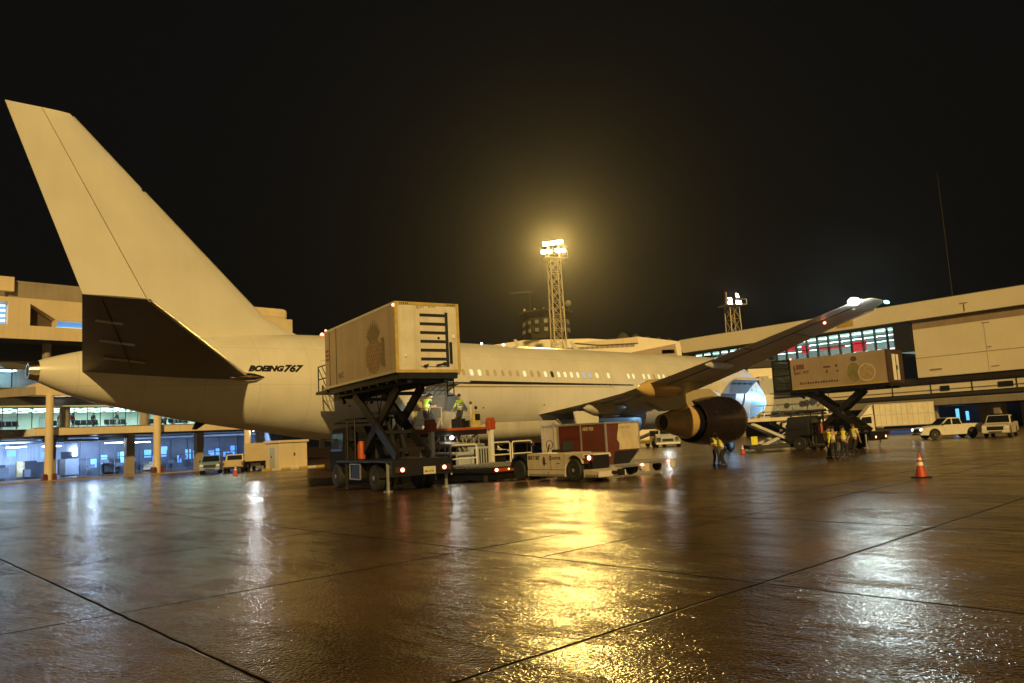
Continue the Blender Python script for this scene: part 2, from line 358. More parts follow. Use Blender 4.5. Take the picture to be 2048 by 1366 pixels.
# ================================================================== LEFT CONCOURSE
LU = radians(46.5)
def concourse():
    # local: x along the front (0 at the first tall column), y behind the front, z up
    t = thing("concourse_building", "cream terminal concourse on columns with a lit waiting hall, behind the aircraft tail", "building", (-48.2, 78.3, 0), LU)
    x0, x1 = -34, 28.4
    MB().box(-1, x1, 0, 24, 4.62, 5.4).build("deck_slab", "concrete", t, bevel=.03)
    MB().box(-34, -1.02, 5, 24, 4.62, 5.4).build("deck_slab", "concrete", t, bevel=.03)
    MB().box(-1, x1, -.05, .35, 5.4, 5.46).build("deck_edge_trim", "steel", t)
    # waiting hall
    MB().box(x0, x1, 14, 14.3, 5.4, 10.0).build("hall_back_wall", "hall", t)
    MB().box(x0, x1, 2.6, 14, 5.4, 5.43).build("hall_floor", "hallfloor", t)
    MB().box(x0, x1, .6, 14, 7.62, 7.75).build("hall_ceiling", "hall", t)
    c = MB()
    for i in range(40):
        x = x0 + 1.2 + i * 1.56
        for y in (3.6, 5.6, 8.0, 10.5): c.box(x, x + 1.1, y, y + .22, 7.56, 7.60)
    c.build("ceiling_light", "@tubew", t)
    gl = MB().box(x0, x1 - .3, 2.5, 2.53, 5.44, 7.62).build("hall_window", GLASS, t)
    mu = MB()
    x = x0 + .4
    while x < x1: mu.box(x, x + .07, 2.42, 2.49, 5.44, 7.62); x += 1.32
    mu.box(x0, x1, 2.41, 2.5, 7.56, 7.66); mu.build("mullion", "mull", gl)
    b = MB(); rnd = random.Random(3)                             # notice boards, counters and doors on the back wall
    for k in range(16):
        x = x0 + 2 + k * 3.9; b.box(x, x + rnd.uniform(.8, 2), 13.9, 13.98, 5.45, 5.45 + rnd.uniform(1, 2.0))
    b.each("wall_board", "bluegrey", t)
    MB().box(x0, x1, 2.0, 14, 7.78, 8.6).build("soffit", "soffit", t)
    # upper level
    MB().box(-1, x1, -.4, 3, 8.75, 9.98).build("upper_beam", "concrete", t, bevel=.03)
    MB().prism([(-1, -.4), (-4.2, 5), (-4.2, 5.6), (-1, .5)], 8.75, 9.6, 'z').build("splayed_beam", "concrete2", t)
    MB().box(x0, x1, 9, 9.3, 10.0, 14.4).build("upper_back_wall", "hall", t)
    MB().box(x0, x1, 5.4, 9, 9.9, 10.0).build("upper_floor", "hallfloor", t)
    w = MB().box(x0, -1.2, 6, 6.05, 10.0, 12.3).build("upper_window", GLASS, t)
    mu = MB(); x = x0
    while x < -1.5: mu.box(x, x + .1, 5.9, 6, 10, 12.3); x += 1.9
    mu.build("mullion", "mull", w)
    c = MB()
    for i in range(14):
        for y in (6.6, 7.6): c.box(x0 + i * 2.4, x0 + i * 2.4 + 1.7, y, y + .2, 11.9, 11.95)
    c.build("ceiling_light", "@tube", t)
    MB().box(x0, x1, 3.2, 20, 12.3, 14.4).build("soffit", "soffit", t)
    # fascia with its blue window strips and the triangular notch
    f = MB()
    zb, zt = 14.5, 18.72
    f.box(-40, x1, 0, 6, zb, 15.9); f.box(-40, x1, 0, 6, 18.2, zt)
    f.box(-3.5, -1.56, 0, 6, 15.9, 18.2)
    f.prism([(-1.56, 18.2), (-1.50, 18.14), (.75, 16.72), (.75, 16.0), (.92, 16.0), (.92, 16.62), (x1, 16.62), (x1, 18.2)], 0, 6)
    f.build("roof_fascia", "concrete", t)
    MB().prism([(-1.5, 15.92), (.74, 15.92), (.74, 16.7), (-1.5, 18.12)], 1.2, 1.6).build("notch_back", "stone", t)
    wl_ = MB().box(-40, -3.52, .8, .85, 15.9, 18.2).build("clerestory_window", "@bluewin", t)
    s = MB()
    for z in (16.25, 16.75, 17.3, 17.8): s.box(-40, -3.6, .7, .78, z, z + .22)
    s.build("window_louvre", "@hallglow", wl_)  # slats made to glow, the lit interior put into their colour
    w2 = MB().box(.95, x1 - .5, .9, .95, 15.9, 16.62).build("strip_window", "@bluewin", t)
    MB().box(.95, x1 - .5, .5, .85, 15.92, 16.0).build("window_sill", "@hallglow", w2)  # sill given a glow of its own for the lit interior
    MB().box(-40, x1, .3, 16, zb - .12, zb - .01).build("roof_soffit", "soffit", t)
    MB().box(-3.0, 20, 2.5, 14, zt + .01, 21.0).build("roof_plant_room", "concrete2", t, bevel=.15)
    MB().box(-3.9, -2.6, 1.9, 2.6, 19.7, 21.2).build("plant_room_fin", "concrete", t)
    MB().box(21.5, x1, 1, 12, zt + .01, 20.3).build("rooftop_room", "concrete", t, bevel=.5)
    # columns: the front row and the row behind
    for i in range(3):
        x = .2 + 10.7 * i
        col = MB().lathe([(0, .40), (8.74, .36)], (x, -.75, 0), 'z', 20, True).build("front_column", "concrete", t, smooth=40)
        MB().box(x - .62, x - .3, -1.35, -.5, 0, .75).build("impact_guard", "red", col)
        MB().box(x + .3, x + .62, -1.35, -.5, 0, .75).build("impact_guard", "red", col)
    for i in range(7):
        x = -22.5 + 8.1 * i
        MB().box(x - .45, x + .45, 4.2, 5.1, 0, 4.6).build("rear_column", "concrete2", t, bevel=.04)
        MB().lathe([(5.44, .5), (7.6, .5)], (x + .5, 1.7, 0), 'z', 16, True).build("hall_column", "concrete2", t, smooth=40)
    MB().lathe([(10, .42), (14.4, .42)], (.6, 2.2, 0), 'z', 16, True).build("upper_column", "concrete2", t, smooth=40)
    # undercroft
    MB().box(x0, x1, 23, 23.3, 0, 4.6).build("undercroft_back_wall", "garage", t)
    MB().box(x1 - .3, x1, 3, 23, 0, 4.6).build("undercroft_end_wall", "garage2", t)
    MB().box(x0, x1, .4, 23, 4.5, 4.6).build("undercroft_ceiling", "soffit", t)
    d = MB(); rnd = random.Random(5)
    for k in range(15):
        x = x0 + 1 + k * 4.1; w = rnd.uniform(1.0, 2.6); h0 = rnd.uniform(1.2, 2.9); d.box(x, x + w, 22.75, 22.98, .05 if rnd.random() < .6 else 1.2, h0 + .4)
    d.each("service_door", "garage2", t)
    d = MB()
    d2 = MB()
    for k in range(19):
        x = 7.9 + k * 1.06; z0 = rnd.choice((.9, 1.3, 1.3, 1.8)); z1 = z0 + rnd.uniform(.7, 1.5)
        if rnd.random() < .8: (d if rnd.random() < .6 else d2).box(x, x + rnd.uniform(.5, .95), 14.6, 14.7, z0, min(z1, 3.1))
    d.each("office_window", "@bluewin", t); d2.each("office_window", "@cyan", t)
    sh = MB()
    for k in range(12):
        x = 8 + k * 1.6; sh.box(x, x + .07, 13.2, 13.3, .1, 2.6 + (k % 3) * .3); sh.box(x, x + 1.3, 13.2, 13.5, .9 + (k % 2) * .5, .98 + (k % 2) * .5); sh.box(x + .2, x + 1.0, 13.25, 13.5, 1.0 + (k % 2) * .5, 1.35 + (k % 2) * .5)
    sh.each("storage_shelf", "garage2", t)
    pw = MB()
    for k in range(10):
        x = 7.8 + k * 2.2; pw.box(x - .05, x + .1, 14.5, 14.6, 0, 4.4)
    pw.box(7.5, 28, 14.5, 14.62, 2.0, 2.12); pw.box(7.5, 28, 14.75, 14.9, 0, 4.4); pw.build("office_partition", "garage2", t)
    p = MB()
    for y in (9, 13): p.tube((x0, y, 4.2), (x1, y, 4.2), .12)
    for k in range(8): p.box(x0 + 6 * k, x0 + 6 * k + .35, .8, 22, 4.1, 4.49)
    p.build("ceiling_pipe", "garage2", t)
    for k in range(8):
        tb = MB(); x = -19 + 4.4 * k; y = (5, 8.5, 12)[k % 3]; tb.box(x, x + 1.9, y, y + .16, 3.66, 3.74)
        if x < 12 or k % 2: tb.build("fluorescent_lamp", "@tube", t)
    for x, y, e in ((-14, 8, 3400), (-4, 8, 4200), (6, 9, 3200), (16, 6, 1000), (24, 6, 1400)): lamp("undercroft_lamp", 'AREA', (x, y, 3.9), e, (.42, .62, 1), parent=t, size=(9, 1.5), aim=(x, y + 6, .6))
    for x in (-20, -6, 8, 21): lamp("hall_lamp", 'AREA', (x, 7.5, 7.5), 2300, (.85, 1, .92), parent=t, size=(9, 6), aim=(x, 7.5, 0))
    lamp("upper_hall_lamp", 'AREA', (-12, 7.4, 11.8), 260, (.55, .75, 1), parent=t, size=(14, 2), aim=(-12, 7.4, 0))
    for px in (1.6, 5.2, 9.5): MB().box(px, px + .5, 1.2, 1.5, 7.68, 7.76).build("soffit_downlight", "@lampw", t)
    rnd = random.Random(21)
    for k in range(26):
        x = rnd.uniform(-20, 27); y = rnd.choice((12, 14, 18, 20, 21.5)); w_, h_ = rnd.uniform(.6, 1.9), rnd.uniform(.5, 2.0)
        c_ = MB(); c_.box(x, x + w_, y, y + .8, .25, .25 + h_); c_.box(x + .05, x + w_ - .05, y - .02, y, .3, .25 + h_ * .45)
        c_.build("stored_cargo", rnd.choice(("garage2", "navy", "garage2", "dark", "equip", "blue")), t, bevel=.03)
    for k in range(14):
        x = -24 + k * 3.7; MB().box(x, x + rnd.uniform(.5, 1.6), 22.6, 22.75, rnd.uniform(2.4, 3.0), rnd.uniform(3.1, 3.7)).build("lit_sign", "@bluewin" if k % 3 else "@tube", t)
    sl = MB().obox((22.2, -1.3, 4.5), .35, .25, .3, Matrix.Rotation(.5, 3, 'X')).build("flood_lamp", "@lampw", t)
    lamp("flood_lamp", 'SPOT', (22.2, -1.6, 4.4), 480, (.85, .93, 1), .2, parent=t, aim=(24, -40, 0), spot=radians(120))
    lamp("front_lamp", 'SPOT', (5.0, .9, 4.3), 480, (.5, .68, 1), .35, parent=t, aim=(8, -40, 0), spot=radians(120))
    return t
concourse()
# the waiting hall's benches
def bench():
    t = thing("bench_row", "black airport bench row in the lit hall, left of the first tall column", "bench")
    s = MB(); bk = MB()
    for i in range(4): s.box(i * .6, i * .6 + .54, 0, .5, .40, .46); bk.obox((i * .6 + .27, .53, .68), .54, .06, .5, Matrix.Rotation(-.2, 3, 'X'))
    s.build("seat", "blackcloth", t); bk.build("backrest", "blackcloth", t)
    f = MB(); f.box(0, 2.34, .2, .28, .32, .4)
    for x in (.25, 2.05): f.box(x, x + .08, .1, .42, 0, .34)
    f.build("frame", "steel", t); return t
LM = Matrix.Translation((-48.2, 78.3, 0)) @ Matrix.Rotation(LU, 4, 'Z')
b0 = bench(); b0["group"] = "benches in the waiting hall"; b0.location = LM @ Vector((-3.6, 4.2, 5.43)); b0.rotation_euler.z = LU
for x, lab in ((1.3, "black bench row in the lit hall just right of the first tall column"), (4.2, "black bench row in the lit hall midway between two tall columns"), (7.2, "black bench row in the lit hall left of the dark rear column"), (11.8, "black bench row in the lit hall right of the second tall column"), (14.4, "black bench row in the lit hall above the blue pickup")):
    dup(b0, LM @ Vector((x, 4.2 + (x % 1) * .5, 5.43)), LU, lab, "benches in the waiting hall")
# kerb along the undercroft
tag(MB().prism([(0, 0), (64, 0), (64, .3), (0, .3)], 0, .13, 'z').build("kerb", "concrete2", None, loc=LM @ Vector((-36, -2.6, 0)), rz=LU), "low dark kerb along the front of the undercroft", kind="structure")

# ================================================================== RIGHT TERMINAL
TU = atan2(-32.76, 27.11)
TM = Matrix.Translation((29.39, 132.06, 0)) @ Matrix.Rotation(TU, 4, 'Z')
def terminal():
    # local: x along the front toward the right of the picture, y behind the front (+), z up
    t = thing("terminal_building", "long cream terminal with deep roof fascia, black framed windows and dark ground floor", "building", (29.39, 132.06, 0), TU)
    E = 120
    MB().prism([(0, 17.0), (E, 17.0), (E, 14.6), (.5, 14.75)], -.5, .0).build("roof_fascia", "panelw", t)
    MB().box(.3, E, 0, 26, 14.5, 16.95).build("roof_block", "concrete2", t)
    MB().box(0, E, -.48, 0, 17.0, 17.08).build("roof_edge_trim", "steel", t)
    w = MB().box(38.6, E, .06, 1.2, 6.95, 14.48).build("upper_wall", "panelw", t)
    j = MB(); j.box(38.6, E, .03, .06, 9.52, 9.58)
    for x in (47.2, 58, 70): j.box(x, x + .03, .04, .06, 6.95, 13.2)
    j.build("panel_joint", "concrete2", w)
    MB().box(38.6, E, .03, .06, 13.45, 14.48).build("painted_overhang_shadow", "boxfar", t)  # strip darkened in colour for the shadow below the fascia
    MB().box(0, 36.1, 1.0, 1.6, 6.95, 10.6).build("lower_wall", "panelw", t)
    # window strip
    fr = MB(); fr.box(.8, 38.4, .2, .9, 14.28, 14.6); fr.box(.8, 36, .2, .9, 10.55, 10.75)
    fr.box(36.1, 38.4, -.2, 1.5, 10.65, 14.5)
    f_ = fr.build("window_frame", "mull", t)
    mu = MB(); x = 2.2
    while x < 36: mu.box(x, x + .14, .3, .8, 10.7, 14.3); x += 1.72
    mu.box(.8, 36.1, .35, .75, 12.55, 12.65); mu.box(16.5, 17.3, .2, .9, 10.7, 14.3); mu.build("mullion", "mull", t)
    MB().box(.8, 36.1, .5, .53, 10.7, 14.3).build("window_pane", GLASS, t)
    MB().box(.8, 36.2, 9, 9.2, 10.6, 14.4).build("hall_back_wall", "greym", t)
    MB().box(.8, 36.2, .9, 9, 10.5, 10.6).build("hall_floor", "hallfloor", t)
    MB().box(.8, 36.2, .9, 9, 14.42, 14.49).build("hall_ceiling", "hall", t)
    c = MB()
    for i in range(20):
        for k, z in enumerate((14.2, 13.6, 13.0, 11.9)): c.bar((1 + i * 1.72, 2.2 + k * 1.6, z), (2.6 + i * 1.72, 2.8 + k * 1.5, z - .05), .18, .10)
    c.build("ceiling_light", "@tubew", t)
    s = MB(); s.box(21.6, 22.9, 1.2, 1.3, 12.2, 13.4); s.box(24.2, 28.4, 1.3, 1.4, 12.35, 12.7); s.box(29.3, 31.6, 1.2, 1.3, 11.6, 13.0); s.box(18.2, 20.6, 1.25, 1.35, 12.9, 13.6)
    s.each("red_banner", "@screen", t)
    MB().box(9.5, 12.8, 1.2, 1.3, 10.8, 12.2).build("green_banner", "@greenad", t)
    MB().box(28.4, 30.9, -.58, -.52, 15.1, 15.9).build("yellow_sign", "signy", t)
    lamp("hall_lamp", 'AREA', (12, 5, 14.3), 350, (.8, 1, .97), parent=t, size=(16, 5), aim=(12, 5, 0))
    lamp("hall_lamp", 'AREA', (29, 5, 14.3), 450, (.8, 1, .97), parent=t, size=(13, 5), aim=(29, 5, 0))
    # lower levels
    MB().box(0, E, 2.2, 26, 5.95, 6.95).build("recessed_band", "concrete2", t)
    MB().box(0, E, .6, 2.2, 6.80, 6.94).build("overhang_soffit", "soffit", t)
    MB().box(0, E, .2, 2.0, 4.68, 5.95).build("service_gallery_wall", "panelw", t)
    p = MB()
    for z, y, r in ((6.02, .1, .05), (5.2, .12, .03), (4.72, .1, .05), (4.2, -.1, .07)): p.tube((0, y, z), (E, y, z), r)
    for k in range(24): p.box(k * 5, k * 5 + .05, .1, .18, 4.6, 6.1)
    p.build("service_pipe", "dark", t)
    v = MB()
    for x, wd in ((41.2, 1.1), (48.0, 1.6), (51.2, 2.4), (58, 1.2)): v.box(x, x + wd, .1, .19, 5.0, 5.65)
    v.each("vent_louvre", "slot", t)
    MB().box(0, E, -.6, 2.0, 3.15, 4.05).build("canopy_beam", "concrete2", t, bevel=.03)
    MB().box(0, E, 0, 2.0, 4.05, 4.66).build("painted_recess_shadow", "soffit", t)  # dark block in place of a recess, its shade put into the colour
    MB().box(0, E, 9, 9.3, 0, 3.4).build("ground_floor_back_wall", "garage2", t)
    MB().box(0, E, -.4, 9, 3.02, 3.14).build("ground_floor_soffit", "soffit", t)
    for k in range(12):
        x = 3 + 7.4 * k; MB().box(x - .35, x + .35, .2, .9, 0, 3.02).build("column", "concrete2", t)
    MB().box(44.3, 47.6, 3, 3.2, 0, 3.0).build("roller_door", "concrete2", t)
    MB().box(49.2, 51, 3, 3.2, 0, 3.0).build("roller_door", "concrete2", t)
    MB().box(40.4, 40.8, 6.2, 6.3, 1.0, 2.6).build("lit_doorway", "@cyan", t)
    MB().box(42.0, 42.35, 5.2, 5.3, 1.0, 2.2).build("lit_doorway", "@cyan", t)
    MB().box(30.5, 33.5, 7.8, 7.9, .6, 2.4).build("lit_doorway", "@bluewin", t)
    lamp("doorway_lamp", 'POINT', (41.2, 4.4, 2.4), 60, (.3, .65, 1), .2, parent=t)
    # weathering on the blank wall: faint louvre plates
    q = MB()
    for x, z, w_, h_ in ((40.2, 7.75, 1.5, .22), (47.0, 13.1, .9, .1), (47.3, 10.0, .5, .12), (47.5, 7.55, .9, .12), (45.0, 15.9, .9, .10), (45.4, 14.9, .12, .9)): q.box(x, x + w_, .02 if z < 14 else -.56, .055 if z < 14 else -.52, z, z + h_)
    q.build("wall_plate", "boxfar", t)
    return t
terminal()

# ================================================================== CENTRE BLOCK between the two, with its little roof domes
def P2(px, py, depth): return at(px, py, depth)
cz = lambda px, py, d: at(px, py, d).z
def centre():
    d = 150
    a = at(985, 690, d); e = at(1362, 690, d)
    t = thing("connector_building", "low cream connector block with pitched parapet behind the fuselage", "building", (a.x, d, 0))
    L = e.x - a.x; X = lambda px: (px - 985) / 377 * L
    prof = [(X(985), 0)] + [(X(px), cz(px, py, d)) for px, py in ((985, 690), (1050, 680), (1178, 677), (1230, 680), (1276, 673), (1362, 683))] + [(L, 0)]
    MB().prism(prof, 0, 12).build("front_wall", "panelw", t)
    MB().prism([(X(1150), cz(1150, 686, d)), (X(1276), cz(1276, 674, d) - .03), (X(1276), cz(1276, 686, d)), (X(1200), cz(1200, 690, d))], -.5, -.02).build("roof_step", "concrete", t)
    g_ = MB()
    for i in range(26):
        x = X(1010) + i * (X(1270) - X(1010)) / 26; g_.box(x, x + .9, -.06, -.02, cz(1140, 700, d), cz(1140, 700, d) + .5)
    g_.build("wall_grille", "concrete2", t)
    MB().box(X(1322), X(1347), -.4, -.05, cz(1330, 708, d), cz(1330, 700, d)).build("dark_opening", "slot", t)
    MB().prism([(X(1262), cz(1262, 705, d)), (X(1350), cz(1350, 688, d)), (X(1352), cz(1352, 712, d)), (X(1262), cz(1262, 710, d))], -.4, -.06).build("ramp_wall", "boxfar", t)
    for k in range(3): MB().tube((X(1216 + 5 * k), 2, cz(1216, 680, d)), (X(1216 + 5 * k), 2, cz(1216, 674, d)), .12).build("roof_vent_pipe", "tower", t)
    return t
centre()
for i, (px, py, w, h_, lab) in enumerate(((1247, 678, 15, 20, "largest and leftmost of the row of dark roof domes"), (1272, 680, 13, 19, "second dark roof dome from the left in the row"), (1295, 682, 11, 17, "middle dark roof dome in the row behind the fuselage"), (1318, 683, 10, 16, "second dark roof dome from the right in the row"), (1340, 683, 9, 13, "smallest and rightmost of the row of dark roof domes"))):
    d = 165; p = at(px, py + 8, d); s = d / 1526
    t = MB().lathe([(-.6, w * s * 1.0), (0, w * s * .98), (h_ * s * .45, w * s * .82), (h_ * s * .8, w * s * .48), (h_ * s, .02)], (0, 0, 0), 'z', 18).build("roof_dome", "tower", None, smooth=50, loc=(p.x, p.y, p.z + .3))
    tag(t, lab, "dome", "row of roof domes")

# control tower far behind the main mast
def control_tower():
    d = 260; p = at(1095, 700, d); s = d / 1526
    t = thing("control_tower", "dim control tower with a flared cab behind the tall floodlight mast", "tower", (p.x, d, 0), -.05)
    z = lambda y: at(1095, y, d).z
    MB().lathe([(0, 6), (z(680), 6)], ax='z', n=8, cap=True).build("shaft", "tower", t)
    MB().lathe([(z(680), 7.2), (z(655), 8.2), (z(654), 7.5)], ax='z', n=8, cap=True).build("lower_storey", "tower", t)
    MB().lathe([(z(653), 7.3), (z(641), 8.0), (z(640), 7.0)], ax='z', n=8, cap=True).build("middle_storey", "tower", t)
    MB().lathe([(z(640), 7.6), (z(628), 9.2)], ax='z', n=8, cap=True).build("cab_glass", "autoglass", t)
    MB().lathe([(z(628), 9.4), (z(625), 9.4), (z(624), 7.5)], ax='z', n=8, cap=True).build("cab_roof", "tower", t)
    w = MB()
    for k in range(16):
        a = 2 * pi * k / 16
        for zz, rr in ((z(664), 8.05), (z(648), 7.9)): w.obox((rr * cos(a), rr * sin(a), zz), .25, 1.2, 1.2, Matrix.Rotation(a, 3, 'Z'))
    w.each("window", "greym", t)
    b = MB()
    for x in (-7, -3.5, -.5, 2.5, 6): b.ell((x, -4, z(622)), .45, .45, .6)
    b.build("roof_lamp", "concrete", t)
    r = MB(); r.tube((-5, 0, z(625)), (-5, 0, z(604)), .14); r.tube((8, 0, z(626)), (8, 0, z(612)), .14); r.build("antenna_pole", "tower", t)
    MB().box(-12, -3.5, -.3, .3, z(583), z(580)).build("radar_bar", "tower", t); MB().tube((-5, 0, z(604)), (-5, 0, z(583)), .12).build("radar_pole", "tower", t)
    MB().ell((8, 0, z(609)), 1.1, 1.1, 1.1).build("radome", "concrete2", t, smooth=60)
control_tower()

def mast(name, lab, px, base_y, top_y, d, heads, w, lit, col, energy, aim):
    p = at(px, base_y, d); zt = at(px - (base_y - top_y) * .06, top_y, d).z
    t = thing(name, lab, "floodlight mast", (p.x, d, 0), .25, None)
    h = w / 2
    l = MB()
    for sx in (-h, h):
        for sy in (-h, h): l.tube((sx * 1.15, sy * 1.15, 0), (sx * .85, sy * .85, zt - 2.5), .11, 6)
    l.build("mast_leg", "mast", t)
    br = MB(); n = int((zt - 2.5) / (w * 1.15)); k = 0
    while k < n:
        z0 = (zt - 2.5) * k / n; z1 = (zt - 2.5) * (k + 1) / n; s0 = h * (1.15 - .3 * k / n); s1 = h * (1.15 - .3 * (k + 1) / n)
        for sgn in (-1, 1):
            br.tube((-s0, sgn * s0, z0), (s1, sgn * s1, z1), .055, 5); br.tube((s0, sgn * s0, z0), (-s1, sgn * s1, z1), .055, 5); br.tube((-s1, sgn * s1, z1), (s1, sgn * s1, z1), .05, 5)
            br.tube((sgn * s0, -s0, z0), (sgn * s1, s1, z1), .055, 5)
        k += 1
    br.build("cross_bracing", "mast", t)
    pl = MB(); pl.box(-w * .95, w * .95, -w * .8, w * .6, zt - 2.7, zt - 2.55)
    for x in (-w * .95, w * .95): pl.tube((x, -w * .8, zt - 2.6), (x, -w * .8, zt - 1.6), .05)
    pl.tube((-w * .95, -w * .8, zt - 1.6), (w * .95, -w * .8, zt - 1.6), .05); pl.build("lamp_platform", "mast", t)
    fr = MB(); fr.box(-h, -h + .15, -.3, .1, zt - 2.55, zt + .2); fr.box(h - .15, h, -.3, .1, zt - 2.55, zt + .2); fr.build("lamp_frame", "mast", t)
    for (x, z, ww, hh) in heads:
        hd = MB().obox((x, -.55, zt + z), ww, .3, hh, Matrix.Rotation(-.35, 3, 'X')).build("lamp_head", "dark", t)
        MB().obox((x, -.72, zt + z - .07), ww * .9, .06, hh * .85, Matrix.Rotation(-.35, 3, 'X')).build("lamp_lens", lit, hd)
    if energy: lamp("floodlight", 'SPOT', (0, -1.1, zt - .8), energy, col, 1.1, parent=t, aim=Matrix.Rotation(-.25, 3, 'Z') @ (Vector(aim) - Vector((p.x, d, 0))), spot=radians(120))
    return t
mast("floodlight_mast", "tall lattice floodlight mast with two blazing rows of amber lamps", 1117, 676, 488, 124, [(-1.55, -.15, .85, .7), (-.65, -.0, .85, .7), (.25, .15, .85, .7), (1.1, .3, .85, .7), (-1.9, -1.5, .85, .7), (-1.0, -1.38, .85, .7), (.6, -1.2, .95, .75), (1.5, -1.15, .8, .65)], 2.0, "@lamp", (1, .65, .16), 62000, (3, 34, 0))
mast("lamp_mast", "distant dark lattice mast with four small white lamps, above the terminal roof", 1468, 664, 586, 152, [(-.7, -1.3, .8, .7), (-.7, -2.2, 1.1, .8), (1.0, -.6, .6, .9), (1.2, -2.0, 1.3, .9)], 2.4, "@lampw", (1, .9, .7), 0, None)
p0 = at(1905, 592, 126); p1 = at(1876, 345, 126)
tag(MB().tube((0, 0, 0), (0, 0, p1.z), .075, 6, .03).build("antenna_pole", "tower", None, loc=(p0.x, p0.y, 0)), "thin dim antenna pole rising behind the right terminal roof", "antenna")

# ================================================================== THE AIRCRAFT (local: x forward of station 30, y to port, z up)
PL = thing("airliner", "large cream and white twin engine passenger jet parked on the wet apron", "airplane", (AX, AY, 0), PSI)
def l3(X, Y, Z): return (30 - X, -Y, Z)
def interp(tab, x):
    # smooth (catmull) interpolation of columns
    n = len(tab)
    for i in range(n - 1):
        if x <= tab[i + 1][0] or i == n - 2:
            a, b = tab[i], tab[i + 1]; p = tab[max(0, i - 1)]; q = tab[min(n - 1, i + 2)]
            h = b[0] - a[0]; u = (x - a[0]) / h; out = []
            for k in range(1, len(a)):
                def sl(m, n_): return (n_[k] - m[k]) / (n_[0] - m[0]) if n_[0] != m[0] else 0
                d = (b[k] - a[k]) / h; s0 = sl(p, b) if i > 0 else d; s1 = sl(a, q) if i < n - 2 else d
                if i > 0 and (a[k] - p[k]) * (b[k] - a[k]) <= 0: s0 = 0
                if i < n - 2 and (b[k] - a[k]) * (q[k] - b[k]) <= 0: s1 = 0
                h0 = 2 * u ** 3 - 3 * u ** 2 + 1; h1 = u ** 3 - 2 * u ** 2 + u; h2 = -2 * u ** 3 + 3 * u ** 2; h3 = u ** 3 - u ** 2
                out.append(h0 * a[k] + h1 * h * s0 + h2 * b[k] + h3 * h * s1)
            return out
FUS = [(0, 3.82, 3.70, .06), (.25, 4.22, 3.32, .52), (1, 4.85, 2.92, 1.05), (2, 5.50, 2.62, 1.52), (3, 6.15, 2.42, 1.85), (4.2, 6.85, 2.27, 2.13), (6, 7.27, 2.13, 2.38), (8, 7.45, 2.07, 2.515), (10, 7.47, 2.06, 2.515),
       (36, 7.47, 2.06, 2.515), (39, 7.47, 2.10, 2.50), (41, 7.46, 2.28, 2.42), (43, 7.42, 2.60, 2.27), (45, 7.33, 2.94, 2.05), (47, 7.17, 3.29, 1.78), (49, 6.92, 3.68, 1.45), (51, 6.58, 4.14, 1.08), (52.5, 6.24, 4.56, .76), (53.4, 5.99, 4.98, .50), (53.62, 5.90, 5.10, .42)]
def fsec(X): return interp(FUS, X)
def fside(X, Z, off=0):
    t_, b_, w_ = fsec(X); zc = (t_ + b_) / 2; hh = (t_ - b_) / 2; c = max(-1, min(1, (Z - zc) / hh))
    y = w_ * math.sqrt(1 - c * c); n = Vector((0, y / (w_ * w_), (Z - zc) / (hh * hh))).normalized()
    return Vector((30 - X, -y, Z)) + Vector((0, -n.y, n.z)) * off
DOOR = (36.0, 37.8, 2.70, 4.45)
